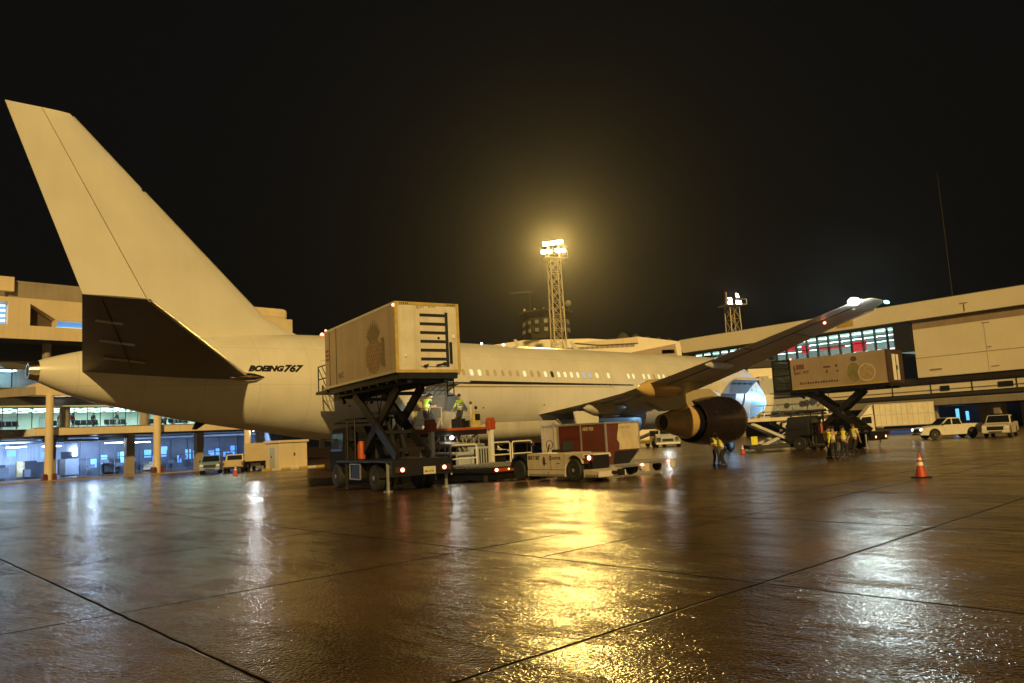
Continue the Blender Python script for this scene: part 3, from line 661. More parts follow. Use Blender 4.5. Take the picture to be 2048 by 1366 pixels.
def fuselage():
    Xs = [0, .1, .25, .5, .75] + [1 + .5 * i for i in range(14)] + [8 + 1.0 * i for i in range(28)] + [36, 36.45, 36.9, 37.35, 37.8] + [38.2] + [38.5 + .5 * i for i in range(30)] + [53.4, 53.62]
    Xs = sorted(set(Xs)); zc, hh = 4.765, 2.705
    th = [2 * pi * i / 96 for i in range(96)]
    for z in (DOOR[2], DOOR[3]):
        a = math.acos((z - zc) / hh); j = min(range(96), key=lambda k: abs(th[k] - a)); th[j] = a
        a2 = a
    mb = MB(); rings = []
    for X in Xs:
        t_, b_, w_ = fsec(X); c = (t_ + b_) / 2; h_ = (t_ - b_) / 2
        rings.append([(30 - X, -w_ * sin(a), c + h_ * cos(a)) for a in th])
    n = 96; mb.v = [p for r in rings for p in r]
    a0 = math.acos((DOOR[3] - zc) / hh); a1 = math.acos((DOOR[2] - zc) / hh)
    for k in range(len(Xs) - 1):
        for i in range(n):
            am = (th[i] + (th[(i + 1) % n] if i < n - 1 else 2 * pi)) / 2
            if DOOR[0] - .01 <= Xs[k] and Xs[k + 1] <= DOOR[1] + .01 and a0 < am < a1: continue
            a = k * n + i; b = k * n + (i + 1) % n; mb.f.append((a, b, b + n, a + n))
    mb.f.append(tuple(range(n))[::-1])
    body = mb.build("fuselage", "skinpaint", PL, smooth=50)
    # wing to body fairing under the belly
    fr = [(17.0, .3, .02), (19, 1.7, .35), (22, 2.45, .62), (27, 2.6, .66), (31, 2.35, .55), (34, 1.4, .25), (36, .3, .02)]
    rings = []
    for X, w, d in fr:
        rings.append([(30 - X, -w * sin(a) * 1.02, 2.9 + (-.9 - d * .55) * max(0, cos(a) * 1.0) ** .6 if cos(a) > 0 else 2.9) for a in [pi * (i / 20 - .5) for i in range(21)]])
    MB().loft(rings, False, False).build("belly_fairing", "grey", PL, smooth=60)
    # APU exhaust
    MB().lathe([(-23.62, .40), (-23.95, .30), (-23.95, .22), (-23.5, .2)], (0, 0, 5.5), n=24).build("exhaust_cone", "bare", PL, smooth=40)
    MB().lathe([(-23.55, .39), (-23.56, .05)], (0, 0, 5.5), n=24).build("exhaust_opening", "hole", PL)
    # cargo hold seen through the open door
    MB().box(30 - 38.6, 30 - 35.2, -1.5, 1.6, 2.60, 2.66).build("hold_floor", "greym", PL)
    MB().box(30 - 38.6, 30 - 35.2, 1.6, 1.65, 2.66, 4.5).build("hold_liner", "tugc", PL)
    MB().box(30 - 35.25, 30 - 35.2, -2.2, 1.6, 2.66, 4.5).build("hold_liner", "tugc", PL)
    MB().box(30 - 38.6, 30 - 38.55, -2.2, 1.6, 2.66, 4.5).build("hold_liner", "tugc", PL)
    MB().box(30 - 38.6, 30 - 35.2, -2.2, 1.6, 4.5, 4.55).build("hold_ceiling", "tugc", PL)
    lamp("hold_lamp", 'POINT', l3(36.6, .9, 4.2), 14, (1, .95, .75), .15, parent=PL)
    nodes = []
    fm = MB()
    for X in (36.02, 37.78):
        pts = [fside(X, 2.70 + .175 * i, .0) for i in range(11)]
        for a, b in zip(pts[:-1], pts[1:]): fm.bar(a, b, .10, .16, (1, 0, 0))
    fm.bar(fside(36, 2.7), fside(37.8, 2.7), .14, .1); fm.bar(fside(36, 4.45), fside(37.8, 4.45), .12, .1); fm.build("door_frame", "tugc", PL)
    # the door itself, swung up and outward
    o0 = fside(36.9, 4.45); rot = Matrix.Rotation(radians(118), 4, 'X')
    pr = [fside(36.9, 2.70 + .175 * i) - o0 for i in range(11)]
    def Rz(v): c = radians(-130); return Vector((v.x, v.y * cos(c) - v.z * sin(c), v.y * sin(c) + v.z * cos(c)))
    dm = MB(); o1 = [Rz(p) for p in pr]; inn = [Rz(p + Vector((0, .12, 0))) for p in pr]
    dm.loft([[o0 + p + Vector((s, 0, .05)) for p in o1 + inn[::-1]] for s in (-.86, .86)])
    dr = dm.build("cargo_door", "white", PL, smooth=30)
    rb = MB()
    for s in (-.7, -.35, 0, .35, .7):
        for a, b in zip(inn[:-1], inn[1:]): rb.bar(o0 + a + Vector((s, 0, .05)), o0 + b + Vector((s, 0, .05)), .05, .07, (1, 0, 0))
    rb.bar(o0 + inn[5] + Vector((-.8, 0, .05)), o0 + inn[5] + Vector((.8, 0, .05)), .06, .09); rb.bar(o0 + inn[8] + Vector((-.8, 0, .05)), o0 + inn[8] + Vector((.8, 0, .05)), .06, .09)
    rb.build("door_rib", "steel", dr)
    # windows
    litset = {0: 'wind', 1: 'win', 2: 'win', 3: 'wind', 4: 'wind', 5: 'wind', 6: 'wind', 7: 'wind', 8: 'win', 9: 'wind', 10: 'wind', 11: 'win', 12: 'hole', 13: 'win', 14: 'win', 15: 'win', 16: 'win', 17: 'winb', 18: 'winb'}
    spots = [(34.75 - .5588 * i, litset[i]) for i in range(19)] + [(24.04, 'win'), (22.93, 'win'), (20.92, 'win'), (20.40, 'win'), (19.29, 'win')]
    spots += [(18.73 - .5588 * i, ('win', 'wind', 'win')[i % 3]) for i in range(16)] + [(35.31 + .5588 * i, ('wind', 'win')[i % 2]) for i in range(11)]
    for X, k in spots:
        def ov(rx, rz, off, z0=5.57, nn=16):
            out = []
            for i in range(nn):
                a = 2 * pi * i / nn; c, s = cos(a), sin(a); ex = .62
                out.append(fside(X + rx * abs(c) ** ex * (1 if c > 0 else -1), z0 + rz * abs(s) ** ex * (1 if s > 0 else -1), off))
            return out
        fr = MB().loft([ov(.155, .225, .004), ov(.145, .21, .012), ov(.122, .178, .010), ov(.115, .170, -.015)], False).build("window", "grey" if k == 'hole' else "white", PL, smooth=60)
        mbp = MB(); v = ov(.118, .172, -.004) if 0 else ov(.120, .175, .006); mbp.add(v, [tuple(range(16))])
        mbp.build("pane", ('@' + k) if k in E_ and k != 'wind' else k if k in M else E_.get(k, None) or "hole", fr)
    # overwing exits: outlines
    for X in (24.04, 22.93):
        pts = []
        for i in range(25):
            a = 2 * pi * i / 24; c, s = cos(a), sin(a); pts.append(fside(X + .29 * abs(c) ** .5 * (1 if c > 0 else -1), 5.42 + .50 * abs(s) ** .5 * (1 if s > 0 else -1), .004))
        ex = MB().path(pts, .011, 5).build("overwing_exit", "grey", PL)
    # doors: aft service door and forward service door outlines
    for X, z0, z1, w in ((42.4, 4.15, 6.0, .95), (4.9, 4.1, 6.0, 1.0)):
        c = [(X - w / 2, z0), (X + w / 2, z0), (X + w / 2, z1), (X - w / 2, z1), (X - w / 2, z0)]; pts = []
        for (a, b), (d, e) in zip(c[:-1], c[1:]): pts += [fside(a + (d - a) * k / 8, b + (e - b) * k / 8, .004) for k in range(8)]
        MB().path(pts + pts[:1], .012, 5).build("cabin_door", "grey", PL)
    # cheat lines
    def strip(X0, X1, za, zb, th0, th1, mat, nm):
        r = []
        for k in range(41):
            X = X0 + (X1 - X0) * k / 40; z = za + (zb - za) * k / 40; h_ = th0 + (th1 - th0) * k / 40
            r.append([fside(X, z - h_ / 2, .004), fside(X, z + h_ / 2, .004)])
        MB().loft(r, False, False).build(nm, mat, PL)
    strip(39.5, 20.6, 5.06, 4.98, .22, .08, "black", "black_stripe"); strip(39.5, 22.6, 4.79, 4.845, .09, .03, "gold", "gold_stripe")
    # lettering
    for txt, X0, z0, sz, xs in (("BOEING", 46.20, 5.47, .335, 1.20), ("767", 44.70, 5.455, .42, 1.22)):
        mb = MB(); text_on(mb, txt, sz, lambda u, w: fside(X0 - u, z0 + w * .98, .010), shear=.42, bold=.022, xs=xs)
        mb.build("lettering", "black", PL)
    # small things on the skin
    sm = MB()
    for X, Z in ((41.5, 3.9), (41.47, 6.1), (33.4, 3.7), (28.8, 3.8)): sm.add([fside(X + .05 * cos(a), Z + .05 * sin(a), .006) for a in [pi * k / 4 for k in range(8)]], [tuple(range(8))])
    sm.build("static_port", "dark", PL)
    MB().prism([(-17.0, 3.5), (-17.6, 3.7), (-17.85, 3.12), (-17.7, 3.1), (-17.2, 3.42)], -.07, .07).build("tail_skid", "dark", PL)
    an = MB().prism([(7.2, 7.45), (6.7, 7.45), (6.35, 8.0), (6.6, 8.0)], -.03, .03); an.prism([(2.0, 7.45), (1.6, 7.45), (1.3, 7.9), (1.5, 7.9)], -.03, .03); an.build("blade_antenna", "white", PL)
    b = MB().lathe([(7.44, .10), (7.56, .09), (7.62, .02)], (-11.6, 0, 0), 'z', 12).build("beacon", "@red", PL)
    for X in (31.6, 29.9): MB().ell((30 - X, -.35, 7.47), .06, .05, .05).build("roof_light", "@lampw", PL)
    # cockpit glazing
    ck = MB()
    for k in range(6):
        a0, a1 = -1.25 + k * .42, -1.25 + k * .42 + .37
        q = []
        for X, hf in ((2.15, .0), (3.0, .0)):
            pass
    for s in (-1, 1):
        for (Xa, Xb, y0, y1) in ((2.25, 2.95, .06, .62), (2.4, 3.15, .70, 1.15), (2.75, 3.6, 1.2, 1.62)):
            def pt(X, y):
                t_, b_, w_ = fsec(X); c = (t_ + b_) / 2; h_ = (t_ - b_) / 2; yy = min(.98 * w_, y); return (30 - X + .02, s * yy, c + h_ * math.sqrt(1 - (yy / w_) ** 2) + .02)
            ck.add([pt(Xa, y0), pt(Xa, y1), pt(Xb, y1), pt(Xb, y0)], [(0, 1, 2, 3)])
    ck.build("cockpit_window", "autoglass", PL)
fuselage()

def foil(c0, tdir, X0, X1, thick, n=14, side=None, zoff=None):
    "airfoil ring between stations X0 (leading) and X1 (trailing) at point c0=(Y,Z); thickness direction tdir"
    top, bot = [], []
    for i in range(n + 1):
        u = .5 * (1 - cos(pi * i / n)); y = thick * (1.45 * math.sqrt(u) - .63 * u - 1.76 * u * u + 1.42 * u ** 3 - .48 * u ** 4) + .006
        X = X0 + (X1 - X0) * u
        top.append((X, c0[0] + tdir[0] * y, c0[1] + tdir[1] * y)); bot.append((X, c0[0] - tdir[0] * y * .8, c0[1] - tdir[1] * y * .8))
    return [l3(*p) for p in top + bot[::-1][1:-1]] if False else [l3(*p) for p in top + bot[::-1]]
def fin():
    def le(z): 
        for (z0, x0), (z1, x1) in zip(((7.35, 42.7), (7.75, 43.7), (8.28, 44.77), (13.24, 49.92)), ((7.75, 43.7), (8.28, 44.77), (13.24, 49.92), (15.95, 52.7))):
            if z <= z1 + 1e-6: return x0 + (x1 - x0) * (z - z0) / (z1 - z0)
        return 52.7
    def hinge(z): return 49.79 + (53.70 - 49.79) * (z - 8.56) / (15.95 - 8.56)
    def te(z): return 52.12 + (54.91 - 52.12) * (z - 8.56) / (15.9 - 8.56)
    zs = [6.4, 7.35, 7.75, 8.28, 9.5, 11, 12.5, 13.2, 13.24, 14.5, 15.6, 15.86, 15.95]
    rings = []
    for z in zs:
        L0, H = le(max(7.35, z)), hinge(z); th = (.42 - .33 * (z - 7) / 9) * (1 if z < 15.9 else .5); 
        ring = []
        N = 12
        for i in range(N + 1):
            u = i / N; X = L0 + (H - L0) * u; y = th * min(1, math.sqrt(max(0, u * 2.2))) * (1 - .25 * max(0, u - .5)); ring.append((X, y))
        ring = [l3(X, -y, z) for X, y in ring] + [l3(X, y, z) for X, y in ring[::-1]]
        rings.append(ring)
    MB().loft(rings).build("tail_fin", "white", PL, smooth=40)
    le_ = MB(); pts = [l3(le(z) - .02, 0, z) for z in (8.3, 10, 12, 13.2)]; pts2 = [l3(le(z) - .02, 0, z) for z in (13.3, 14.5, 15.85)]
    le_.path(pts, .05, 6); le_.path(pts2, .035, 6); le_.build("leading_edge", "grey", PL)
    rings = []
    for z in (6.9, 8.56, 10, 12, 14, 15.5, 15.93):
        H, E = hinge(z) + .035, te(z); th = .30 - .22 * (z - 7) / 9
        rings.append([l3(H, -th, z), l3(H + .3 * (E - H), -th * .75, z), l3(E, -.02, z), l3(E, .02, z), l3(H + .3 * (E - H), th * .75, z), l3(H, th, z)])
    MB().loft(rings).build("rudder", "white", PL, smooth=30)
    s = MB()
    for z in (9.2, 10.6, 12, 13.4, 14.8): s.tube(l3(te(z) - .05, 0, z), l3(te(z) + .22, 0, z), .008, 4)
    s.build("static_wick", "dark", PL)
fin()
def stab(s, mat):
    def leX(y): return 46.2 + (y - 1.9) * .874
    def teX(y): return 52.4 + (y - 1.2) * .25
    def zL(y): return 5.19 + (y - 1.9) * .216
    def zT(y): return 5.5 + (y - 1.2) * .159
    def zz(y, f=0): return zL(y) + (zT(y) - zL(y)) * f
    rings = []
    for y in (.3, 1.2, 2.2, 4, 6, 8, 9.1, 9.31):
        th = .36 - .27 * y / 9.3; th = th if y < 9.2 else th * .5
        hX = leX(y) + (teX(y) - leX(y)) * .70
        rings.append([(p[0], p[1], p[2] + (zT(y) - zL(y)) * (30 - p[0] - leX(y)) / (teX(y) - leX(y))) for p in foil((s * y, zL(y)), (0, 1), leX(y), teX(y), th, 12)])
    MB().loft(rings).build("tailplane", mat, PL, smooth=40)
    l = MB(); l.path([l3(leX(y) - .01, s * y, zz(y) + .01) for y in (2.0, 4, 6, 8, 9.2)], .055, 8); l.build("leading_edge", "bare", PL, smooth=60)
    g_ = MB(); 
    for y0, y1 in ((2.2, 9.0),): g_.bar(l3(leX(y0) + (teX(y0) - leX(y0)) * .72, s * y0, zz(y0, .72) - .16), l3(leX(y1) + (teX(y1) - leX(y1)) * .72, s * y1, zz(y1, .72) - .045), .03, .02)
    g_.build("elevator_gap", "black", PL)
    for y in (3.2, 5.2, 7.2): MB().bar(l3(leX(y) + (teX(y) - leX(y)) * .62, s * y, zz(y, .62) - .17 + .012 * y), l3(leX(y) + (teX(y) - leX(y)) * .88, s * y, zz(y, .88) - .10 + .008 * y), .07, .08).build("hinge_fairing", "grey", PL, bevel=.02)
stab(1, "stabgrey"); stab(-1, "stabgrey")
for s_ in (1, -1): MB().lathe([(-.75, .02), (-.6, .13), (-.2, .2), (.35, .17), (.8, .04)], l3(46.35, s_ * 1.98, 5.2), n=14).build("tailplane_root_fairing", "bare", PL, smooth=60)

def wing(s):
    tb = [(1.6, 18.5, 29.2, 3.20, 1.05), (2.5, 19.15, 28.9, 3.32, .95), (5, 21.0, 28.75, 3.62, .78), (8.2, 23.2, 28.95, 4.02, .56), (12, 25.95, 30.6, 4.43, .40), (17.3, 29.7, 32.95, 5.05, .27), (21.5, 32.75, 34.85, 5.60, .17), (23.1, 33.6, 35.55, 5.82, .14), (23.5, 34.15, 35.6, 5.86, .07), (23.72, 34.7, 35.55, 5.87, .03)]
    rings = [foil((s * y, z), (0, 1), a, b, th / 1.5, 14) for y, a, b, z, th in tb]
    w = MB().loft(rings).build("wing", "grey", PL, smooth=45)
    def wp(y, f, dz=0):
        for p, q in zip(tb[:-1], tb[1:]):
            if p[0] <= y <= q[0]:
                u = (y - p[0]) / (q[0] - p[0]); a = [p[k] + (q[k] - p[k]) * u for k in range(5)]
                th = a[4] * .62 * max(.12, (1 - f)) ** .8 if f > .35 else a[4] * .55 * min(1, f * 12)
                return l3(a[1] + (a[2] - a[1]) * f, s * y, a[3] - th + dz)
    sl = MB()
    sl.path([wp(y, .0) for y in (9.5, 12, 17.3, 21.5, 23)], .07, 8); sl.build("leading_edge_slat", "grey", PL, smooth=60); sl = MB(); sl.path([wp(y, .0) for y in (2.6, 5, 7)], .10, 8); sl.build("leading_edge_slat", "grey", PL, smooth=60)
    jn = MB()
    for y0, y1, f in ((2.8, 8.0, .70), (9.3, 17.6, .74), (2.8, 8.0, .86), (17.8, 22.8, .72)): 
        n = 8
        for i in range(n): jn.bar(wp(y0 + (y1 - y0) * i / n, f, -.004), wp(y0 + (y1 - y0) * (i + 1) / n, f, -.004), .05, .02)
    for y in (8.2, 9.2, 17.7): jn.bar(wp(y, .72, -.01), wp(y, .97, -.01), .04, .02)
    for y in (12, 14.5, 20): jn.bar(wp(y, .1, -.005), wp(y, .7, -.005), .03, .015)
    jn.build("flap_gap", "black", w)
    # flap track fairings
    for y, ln, r in ((5.6, 3.6, .34), (10.7, 3.6, .42), (15.6, 2.2, .17)):
        p = Vector(wp(y, .74)); prof = [(-ln * .62, .02), (-ln * .55, r * .35), (-ln * .38, r * .8), (-ln * .1, r), (ln * .18, r * .85), (ln * .36, r * .35), (ln * .40, .02)]
        rr = [[(p.x + x, p.y + rad * cos(a) * .8, p.z - .12 + rad * sin(a) * 1.15) for a in [2 * pi * i / 16 for i in range(16)]] for x, rad in prof]
        MB().loft(rr).build("flap_fairing", "titanium" if 8 < y < 12 else "grey", PL, smooth=60)
    if s > 0:
        tl = Vector(l3(35.66, 23.2, 5.83)); MB().ell(tl, .20, .18, .12).build("wingtip_light", "@wing", PL)  # lens oversized so its shape stands in for the lamp's glare
        lamp("wingtip_lamp", 'SPOT', tl + Vector((-.25, -.05, -.02)), 400, (.80, 1, .95), .12, parent=PL, aim=tl + Vector((-10, -1, -2.2)), spot=radians(150))
        nv = Vector(l3(34.2, 23.66, 5.86)); MB().ell(nv, .2, .05, .05).build("navigation_light", "@nav", PL)
        MB().ell(l3(34.35, 21.6, 5.45), .06, .05, .04).build("wing_light", "@tail", PL)
    MB().lathe([(-.9, .02), (-.7, .12), (.2, .14), (.9, .02)], l3(24.2, s * 3.4, 3.0), n=10).build("fuel_vent", "grey", PL, smooth=60)
wing(1); wing(-1)

def engine(s):
    y0, z0 = s * 7.92, 2.42; X = lambda v: 30 - v
    o = (0, -y0, z0)
    nc = MB().lathe([(X(19.6), .98), (X(18.9), 1.12), (X(18.52), 1.23), (X(18.45), 1.28), (X(18.52), 1.34), (X(18.9), 1.42), (X(19.6), 1.46), (X(20.7), 1.45), (X(21.7), 1.36), (X(22.6), 1.22), (X(22.62), 1.19), (X(21.8), 1.27), (X(20.8), 1.30)], o, n=56).build("nacelle", "nacelle", PL, smooth=40)
    MB().lathe([(X(18.75), 1.155), (X(18.52), 1.235), (X(18.445), 1.285), (X(18.515), 1.345), (X(18.75), 1.395)], o, n=56).build("inlet_lip", "bare", PL, smooth=60)
    MB().lathe([(X(19.5), 1.0), (X(19.5), .35), (X(19.1), .02)], o, n=40).build("fan", "dark", PL)
    MB().lathe([(X(21.0), 1.30), (X(21.0), .8)], o, n=40).build("bypass_duct", "hole", PL)
    MB().lathe([(X(20.9), .9), (X(22.92), .86)], o, n=40).build("inner_cowl", "nacelle", PL, smooth=40)
    cw = MB().lathe([(X(22.9), .86), (X(23.0), .95), (X(23.06), .965), (X(23.12), .955), (X(24.05), .74), (X(24.07), .71)], o, n=48).build("core_cowl", "titanium", PL, smooth=40)
    MB().lathe([(X(24.02), .72), (X(24.7), .58), (X(25.3), .465), (X(25.32), .44), (X(25.2), .43), (X(24.5), .5)], o, n=48).build("exhaust_nozzle", "titanium", PL, smooth=40)
    MB().lathe([(X(24.9), .46), (X(24.9), .02)], o, n=32).build("exhaust_opening", "slot", PL)
    dots = MB()
    for xx, a in ((20.0, .35), (20.0, .22), (19.2, .16), (18.95, -.12), (22.0, .3)): dots.ell((X(xx), -y0 - 1.46 * cos(a), z0 + 1.46 * sin(a)), .045, .03, .045, 8, 5)
    dots.build("cowl_latch", "bare", nc)
    lb = MB(); lb.lathe([(X(20.3), 1.462), (X(20.32), 1.462)], o, n=56); lb.build("cowl_seam", "black", nc)
    # pylon
    prof = [(19.6, 3.8), (20.6, 4.3), (23.2, 4.25), (27.2, 4.05), (26.8, 3.55), (25.2, 3.05), (23.2, 3.12), (22.4, 3.3), (20.2, 3.7)]
    m = MB(); m.loft([[(X(a), -y0 + d * (1 if 1 else 0), b) for a, b in prof] for d in (-.26, .26)]); m.build("pylon", "carg", PL, bevel=.05)
    MB().prism([(X(22.9), z0 + .84), (X(23.9), z0 + .66), (X(23.9), z0 + .95), (X(22.9), z0 + 1.0)], -y0 - .2, -y0 + .2).build("pylon_heat_shield", "titanium", PL)
engine(1); engine(-1)

def gear():
    for s in (1, -1):
        y = s * 4.65; xl = 30 - 28.6
        st = MB(); st.tube((xl, -y, .75), (xl + .1, -y + s * .1, 3.3), .17, 12); st.tube((xl, -y, 1.6), (xl, -y + s * 1.9, 2.7), .07, 8); st.tube((xl - .1, -y, 1.5), (xl - 1.3, -y + s * .3, 2.9), .06, 8)
        st.tube((xl - .75, -y, .62), (xl + .75, -y, .62), .12, 10)
        for dx in (-.71, .71): st.tube((xl + dx, -y - .6, .62), (xl + dx, -y + .6, .62), .09, 8)
        st.build("main_gear_leg", "steel", PL, smooth=50)
        for dx in (-.71, .71):
            for dy in (-.57, .57):
                tt = MB().lathe([(-.2, .3), (-.2, .5), (-.12, .58), (.12, .58), (.2, .5), (.2, .3)], (xl + dx, -y + dy, .6), 'y', 24, True).build("gear_wheel", "rubber", PL, smooth=40)
                MB().lathe([(-.205, .29), (-.12, .12), (.12, .12), (.205, .29)], (xl + dx, -y + dy, .6), 'y', 18, True).build("wheel_hub", "steel", tt)
        MB().prism([(xl - 1.1, 3.25), (xl + 1.0, 3.3), (xl + .8, 2.25), (xl + .2, 1.75), (xl - .7, 1.85)], -y - s * .75 - .04, -y - s * .75 + .04).build("gear_door", "white", PL)
    xl = 30 - 5.85
    st = MB(); st.tube((xl, 0, .48), (xl, 0, 2.5), .11, 10); st.tube((xl, 0, 1.3), (xl - 1.1, 0, 2.4), .06, 8); st.tube((xl, -.33, .48), (xl, .33, .48), .07, 8); st.build("nose_gear_leg", "steel", PL, smooth=50)
    for dy in (-.27, .27):
        tt = MB().lathe([(-.15, .22), (-.15, .42), (-.08, .48), (.08, .48), (.15, .42), (.15, .22)], (xl, dy, .48), 'y', 22, True).build("gear_wheel", "rubber", PL, smooth=40)
        MB().lathe([(-.155, .21), (-.08, .1), (.08, .1), (.155, .21)], (xl, dy, .48), 'y', 16, True).build("wheel_hub", "steel", tt)
    for s in (-1, 1): MB().prism([(xl + .7, 2.35), (xl - .9, 2.25), (xl - .8, 1.35), (xl + .5, 1.45)], s * .62 - .02, s * .62 + .02).build("gear_door", "white", PL)
gear()
# forward cargo door swung open
def fwd_door():
    m = MB(); N = 8
    def row(off):
        out = []
        for X in (6.6, 9.6, 10.2):
            out.append([l3(X + (.4 if i > 5 else 0) * 0, 2.5 + 1.75 * (i / N) - .25 * (i / N) ** 2, 4.55 + .95 * sin(i / N * 1.9) + off) for i in range(N + 1)])
        return out
    a = row(0); b = row(-.14)
    m.loft([r + q[::-1] for r, q in zip(a, b)]); d = m.build("forward_cargo_door", "white", PL, smooth=40)
    k = MB()
    for X in (7.0, 7.8, 8.6, 9.4): k.box(30 - X - .18, 30 - X + .18, -3.3, -3.1, 5.05, 5.25)
    k.build("door_latch", "slot", d)
    MB().loft([[fside(X, 2.75 + .17 * i, .012) for i in range(11)] for X in (6.6, 8.4, 10.2)], False, False).build("forward_hold_opening", "hole", PL, smooth=40)
fwd_door()

# ================================================================== VEHICLES AND EQUIPMENT
def wheel(parent, x, y, r, w, side, rim="greym", name="wheel"):
    t = MB().lathe([(-w / 2, r * .55), (-w / 2, r * .9), (-w * .3, r), (w * .3, r), (w / 2, r * .9), (w / 2, r * .55)], (x, y, r), 'y', 28, True).build(name, "rubber", parent, smooth=35)
    f = side * w / 2
    MB().lathe([(f * 1.02, r * .56), (f * .9, r * .5), (f * .6, r * .42), (f * .7, r * .2), (f * 1.05, r * .16), (f * 1.08, .01)], (x, y, r), 'y', 20).build("rim", rim, t, smooth=35)
    n = MB()
    for k in range(6): a = 2 * pi * k / 6; n.ell((x + r * .3 * cos(a), y + f * .78, r + r * .3 * sin(a)), .02, .02, .02, 6, 4)
    n.build("wheel_nut", "steel", t)
    return t

def high_loader(name, lab, loc, rz, L, Wd, H, zbox, kind):
    """catering truck: local x forward, y left, z up from the ground; box rear end at x=0"""
    t = thing(name, lab, "catering truck", loc, rz, "raised catering trucks"); w2 = Wd / 2; near = kind == 'near'
    zf = 1.10; xo = 1.0 if near else 1.7; L0 = L; L = L + xo
    ch = MB()
    for y in (-.42, .42): ch.box(xo - .1, L + .1, y - .06, y + .06, zf - .32, zf - .08)
    ch.box(xo - .15, L - 1.9, -w2 + .05, w2 - .05, zf - .07, zf + .02); ch.box(xo - .2, xo - .05, -w2 + .05, w2 - .05, zf - .55, zf + .02)
    for x in (xo + .6, xo + 2.6, xo + 4.2): ch.box(x, x + .12, -.95, .95, zf - .3, zf - .1)
    ch.box(xo + 1.9, xo + 3.1, -1.05, -.5, .45, .95); ch.build("chassis", "frame", t, bevel=.015)
    MB().box(xo + 2.9, xo + 3.9, .62, 1.12, .42, .98).build("fuel_tank", "dark", t, bevel=.06)
    fg = MB()
    for a, b in [((xo + p_[0], p_[1], p_[2]), (xo + q_[0], q_[1], q_[2])) for p_, q_ in (((2.85, 1.14, .42), (3.95, 1.14, .42)), ((2.85, 1.14, .98), (3.95, 1.14, .98)), ((2.85, 1.14, .42), (2.85, 1.14, .98)), ((3.95, 1.14, .42), (3.95, 1.14, .98)))]: fg.bar(a, b, .04, .04)
    fg.build("tank_guard", "steel", t)
    xr, xf = xo + 1.55, L - 1.75
    for s in (1, -1):
        wheel(t, xr, s * .98, .49, .30, s); wheel(t, xr, s * .64, .49, .26, s, name="inner_wheel"); wheel(t, xf, s * 1.0, .49, .29, s)
        mg = MB(); mg.loft([[(xr + .62 * cos(a), s * .8 - .38, .5 + .6 * sin(a)), (xr + .62 * cos(a), s * .8 + .38, .5 + .6 * sin(a))] for a in [pi * k / 10 for k in range(11)]], False, False); mg.build("mudguard", "frame", t)
    # cab
    x0, x1 = L - 2.55, L - .75
    cb = MB(); cb.loft([[(x0, y, .62), (x1 + .05, y, .62), (x1 + .08, y, 1.45), (x1 - .18, y * .94, 2.40), (x0 + .05, y * .94, 2.45), (x0, y, 1.4)] for y in (-1.02, 1.02)]); cab = cb.build("cab", "cab" if near else "cabdark", t, bevel=.06)
    g = MB()
    for s in (1, -1): g.add([(x0 + .25, s * 1.035, 1.48), (x1 - .12, s * 1.035, 1.48), (x1 - .32, s * .985, 2.22), (x0 + .25, s * .985, 2.26)], [(0, 1, 2, 3)])
    g.each("side_window", "autoglass", cab)
    MB().add([(x1 + .095, -.9, 1.5), (x1 + .095, .9, 1.5), (x1 - .13, .84, 2.3), (x1 - .13, -.84, 2.3)], [(0, 1, 2, 3)]).build("windscreen", "autoglass", cab)
    MB().add([(x0 - .01, -.75, 1.5), (x0 - .01, .75, 1.5), (x0 + .035, .7, 2.2), (x0 + .035, -.7, 2.2)], [(0, 1, 2, 3)]).build("rear_window", "autoglass", cab)
    for s in (1, -1):
        mr = MB(); mr.tube((x1, s * 1.0, 2.0), (x1 + .18, s * 1.3, 2.02), .02, 6); mr.box(x1 + .14, x1 + .2, s * 1.3 - .1, s * 1.3 + .1, 1.62, 2.05); mr.build("mirror", "frame", cab)
        MB().box(x1 + .06, x1 + .13, s * .72 - .14, s * .72 + .14, .95, 1.12).build("headlamp", "reflect", cab)
    # roll frame behind the cab
    rf = MB()
    for y in (-.95, .95):
        rf.path([(x0 - .15, y, zf), (x0 - .15, y, 2.75), (x0 - 1.0, y, 2.72), (x0 - 1.0, y, zf)], .04, 8); rf.tube((x0 - .15, y, 1.9), (x0 - 1.0, y, 1.9), .03)
    for z in (2.75, 1.9): rf.tube((x0 - .15, -.95, z), (x0 - .15, .95, z), .035)
    rf.path([(x0 - .15, -.95, 2.75), (x1 - .2, -.9, 2.62), (x1 - .2, .9, 2.62), (x0 - .15, .95, 2.75)], .03, 6)
    rf.build("cab_guard_frame", "frame", t)
    MB().box(x0 - .95, x0 - .25, -.8, .1, zf + .02, 1.85).build("power_unit", "dark", t, bevel=.03)
    MB().lathe([(1.15, .16), (1.7, .16), (1.85, .1)], (x0 - .6, .55, 0), 'z', 14, True).build("oil_reservoir", "orange", t, smooth=40)
    # scissors: two pairs crossing, with cross members
    zb = zbox - .34; xa, xb = xo + .55, L - 2.75
    for s in (1, -1):
        y = s * .62
        a1 = MB(); a1.bar((xa, y, zf + .1), (xb, y, zb), .12, .36); a1.build("scissor_arm", "dark", t, bevel=.01)
        a2 = MB(); a2.bar((xb, y - s * .16, zf + .1), (xa, y - s * .16, zb), .12, .36); a2.build("scissor_arm", "dark", t, bevel=.01)
        MB().tube(((xa + xb) / 2, y - s * .28, (zf + .1 + zb) / 2), ((xa + xb) / 2, y + s * .1, (zf + .1 + zb) / 2), .13, 14).build("pivot_pin", "dark", t)
    cm = MB()
    for u in (.10, .36, .66, .9):
        x = xa + (xb - xa) * u
        cm.bar((x, -.6, zf + .1 + (zb - zf - .1) * u), (x, .6, zf + .1 + (zb - zf - .1) * u), .26, .12); cm.bar((x, -.46, zb - (zb - zf - .1) * u), (x, .46, zb - (zb - zf - .1) * u), .26, .12)
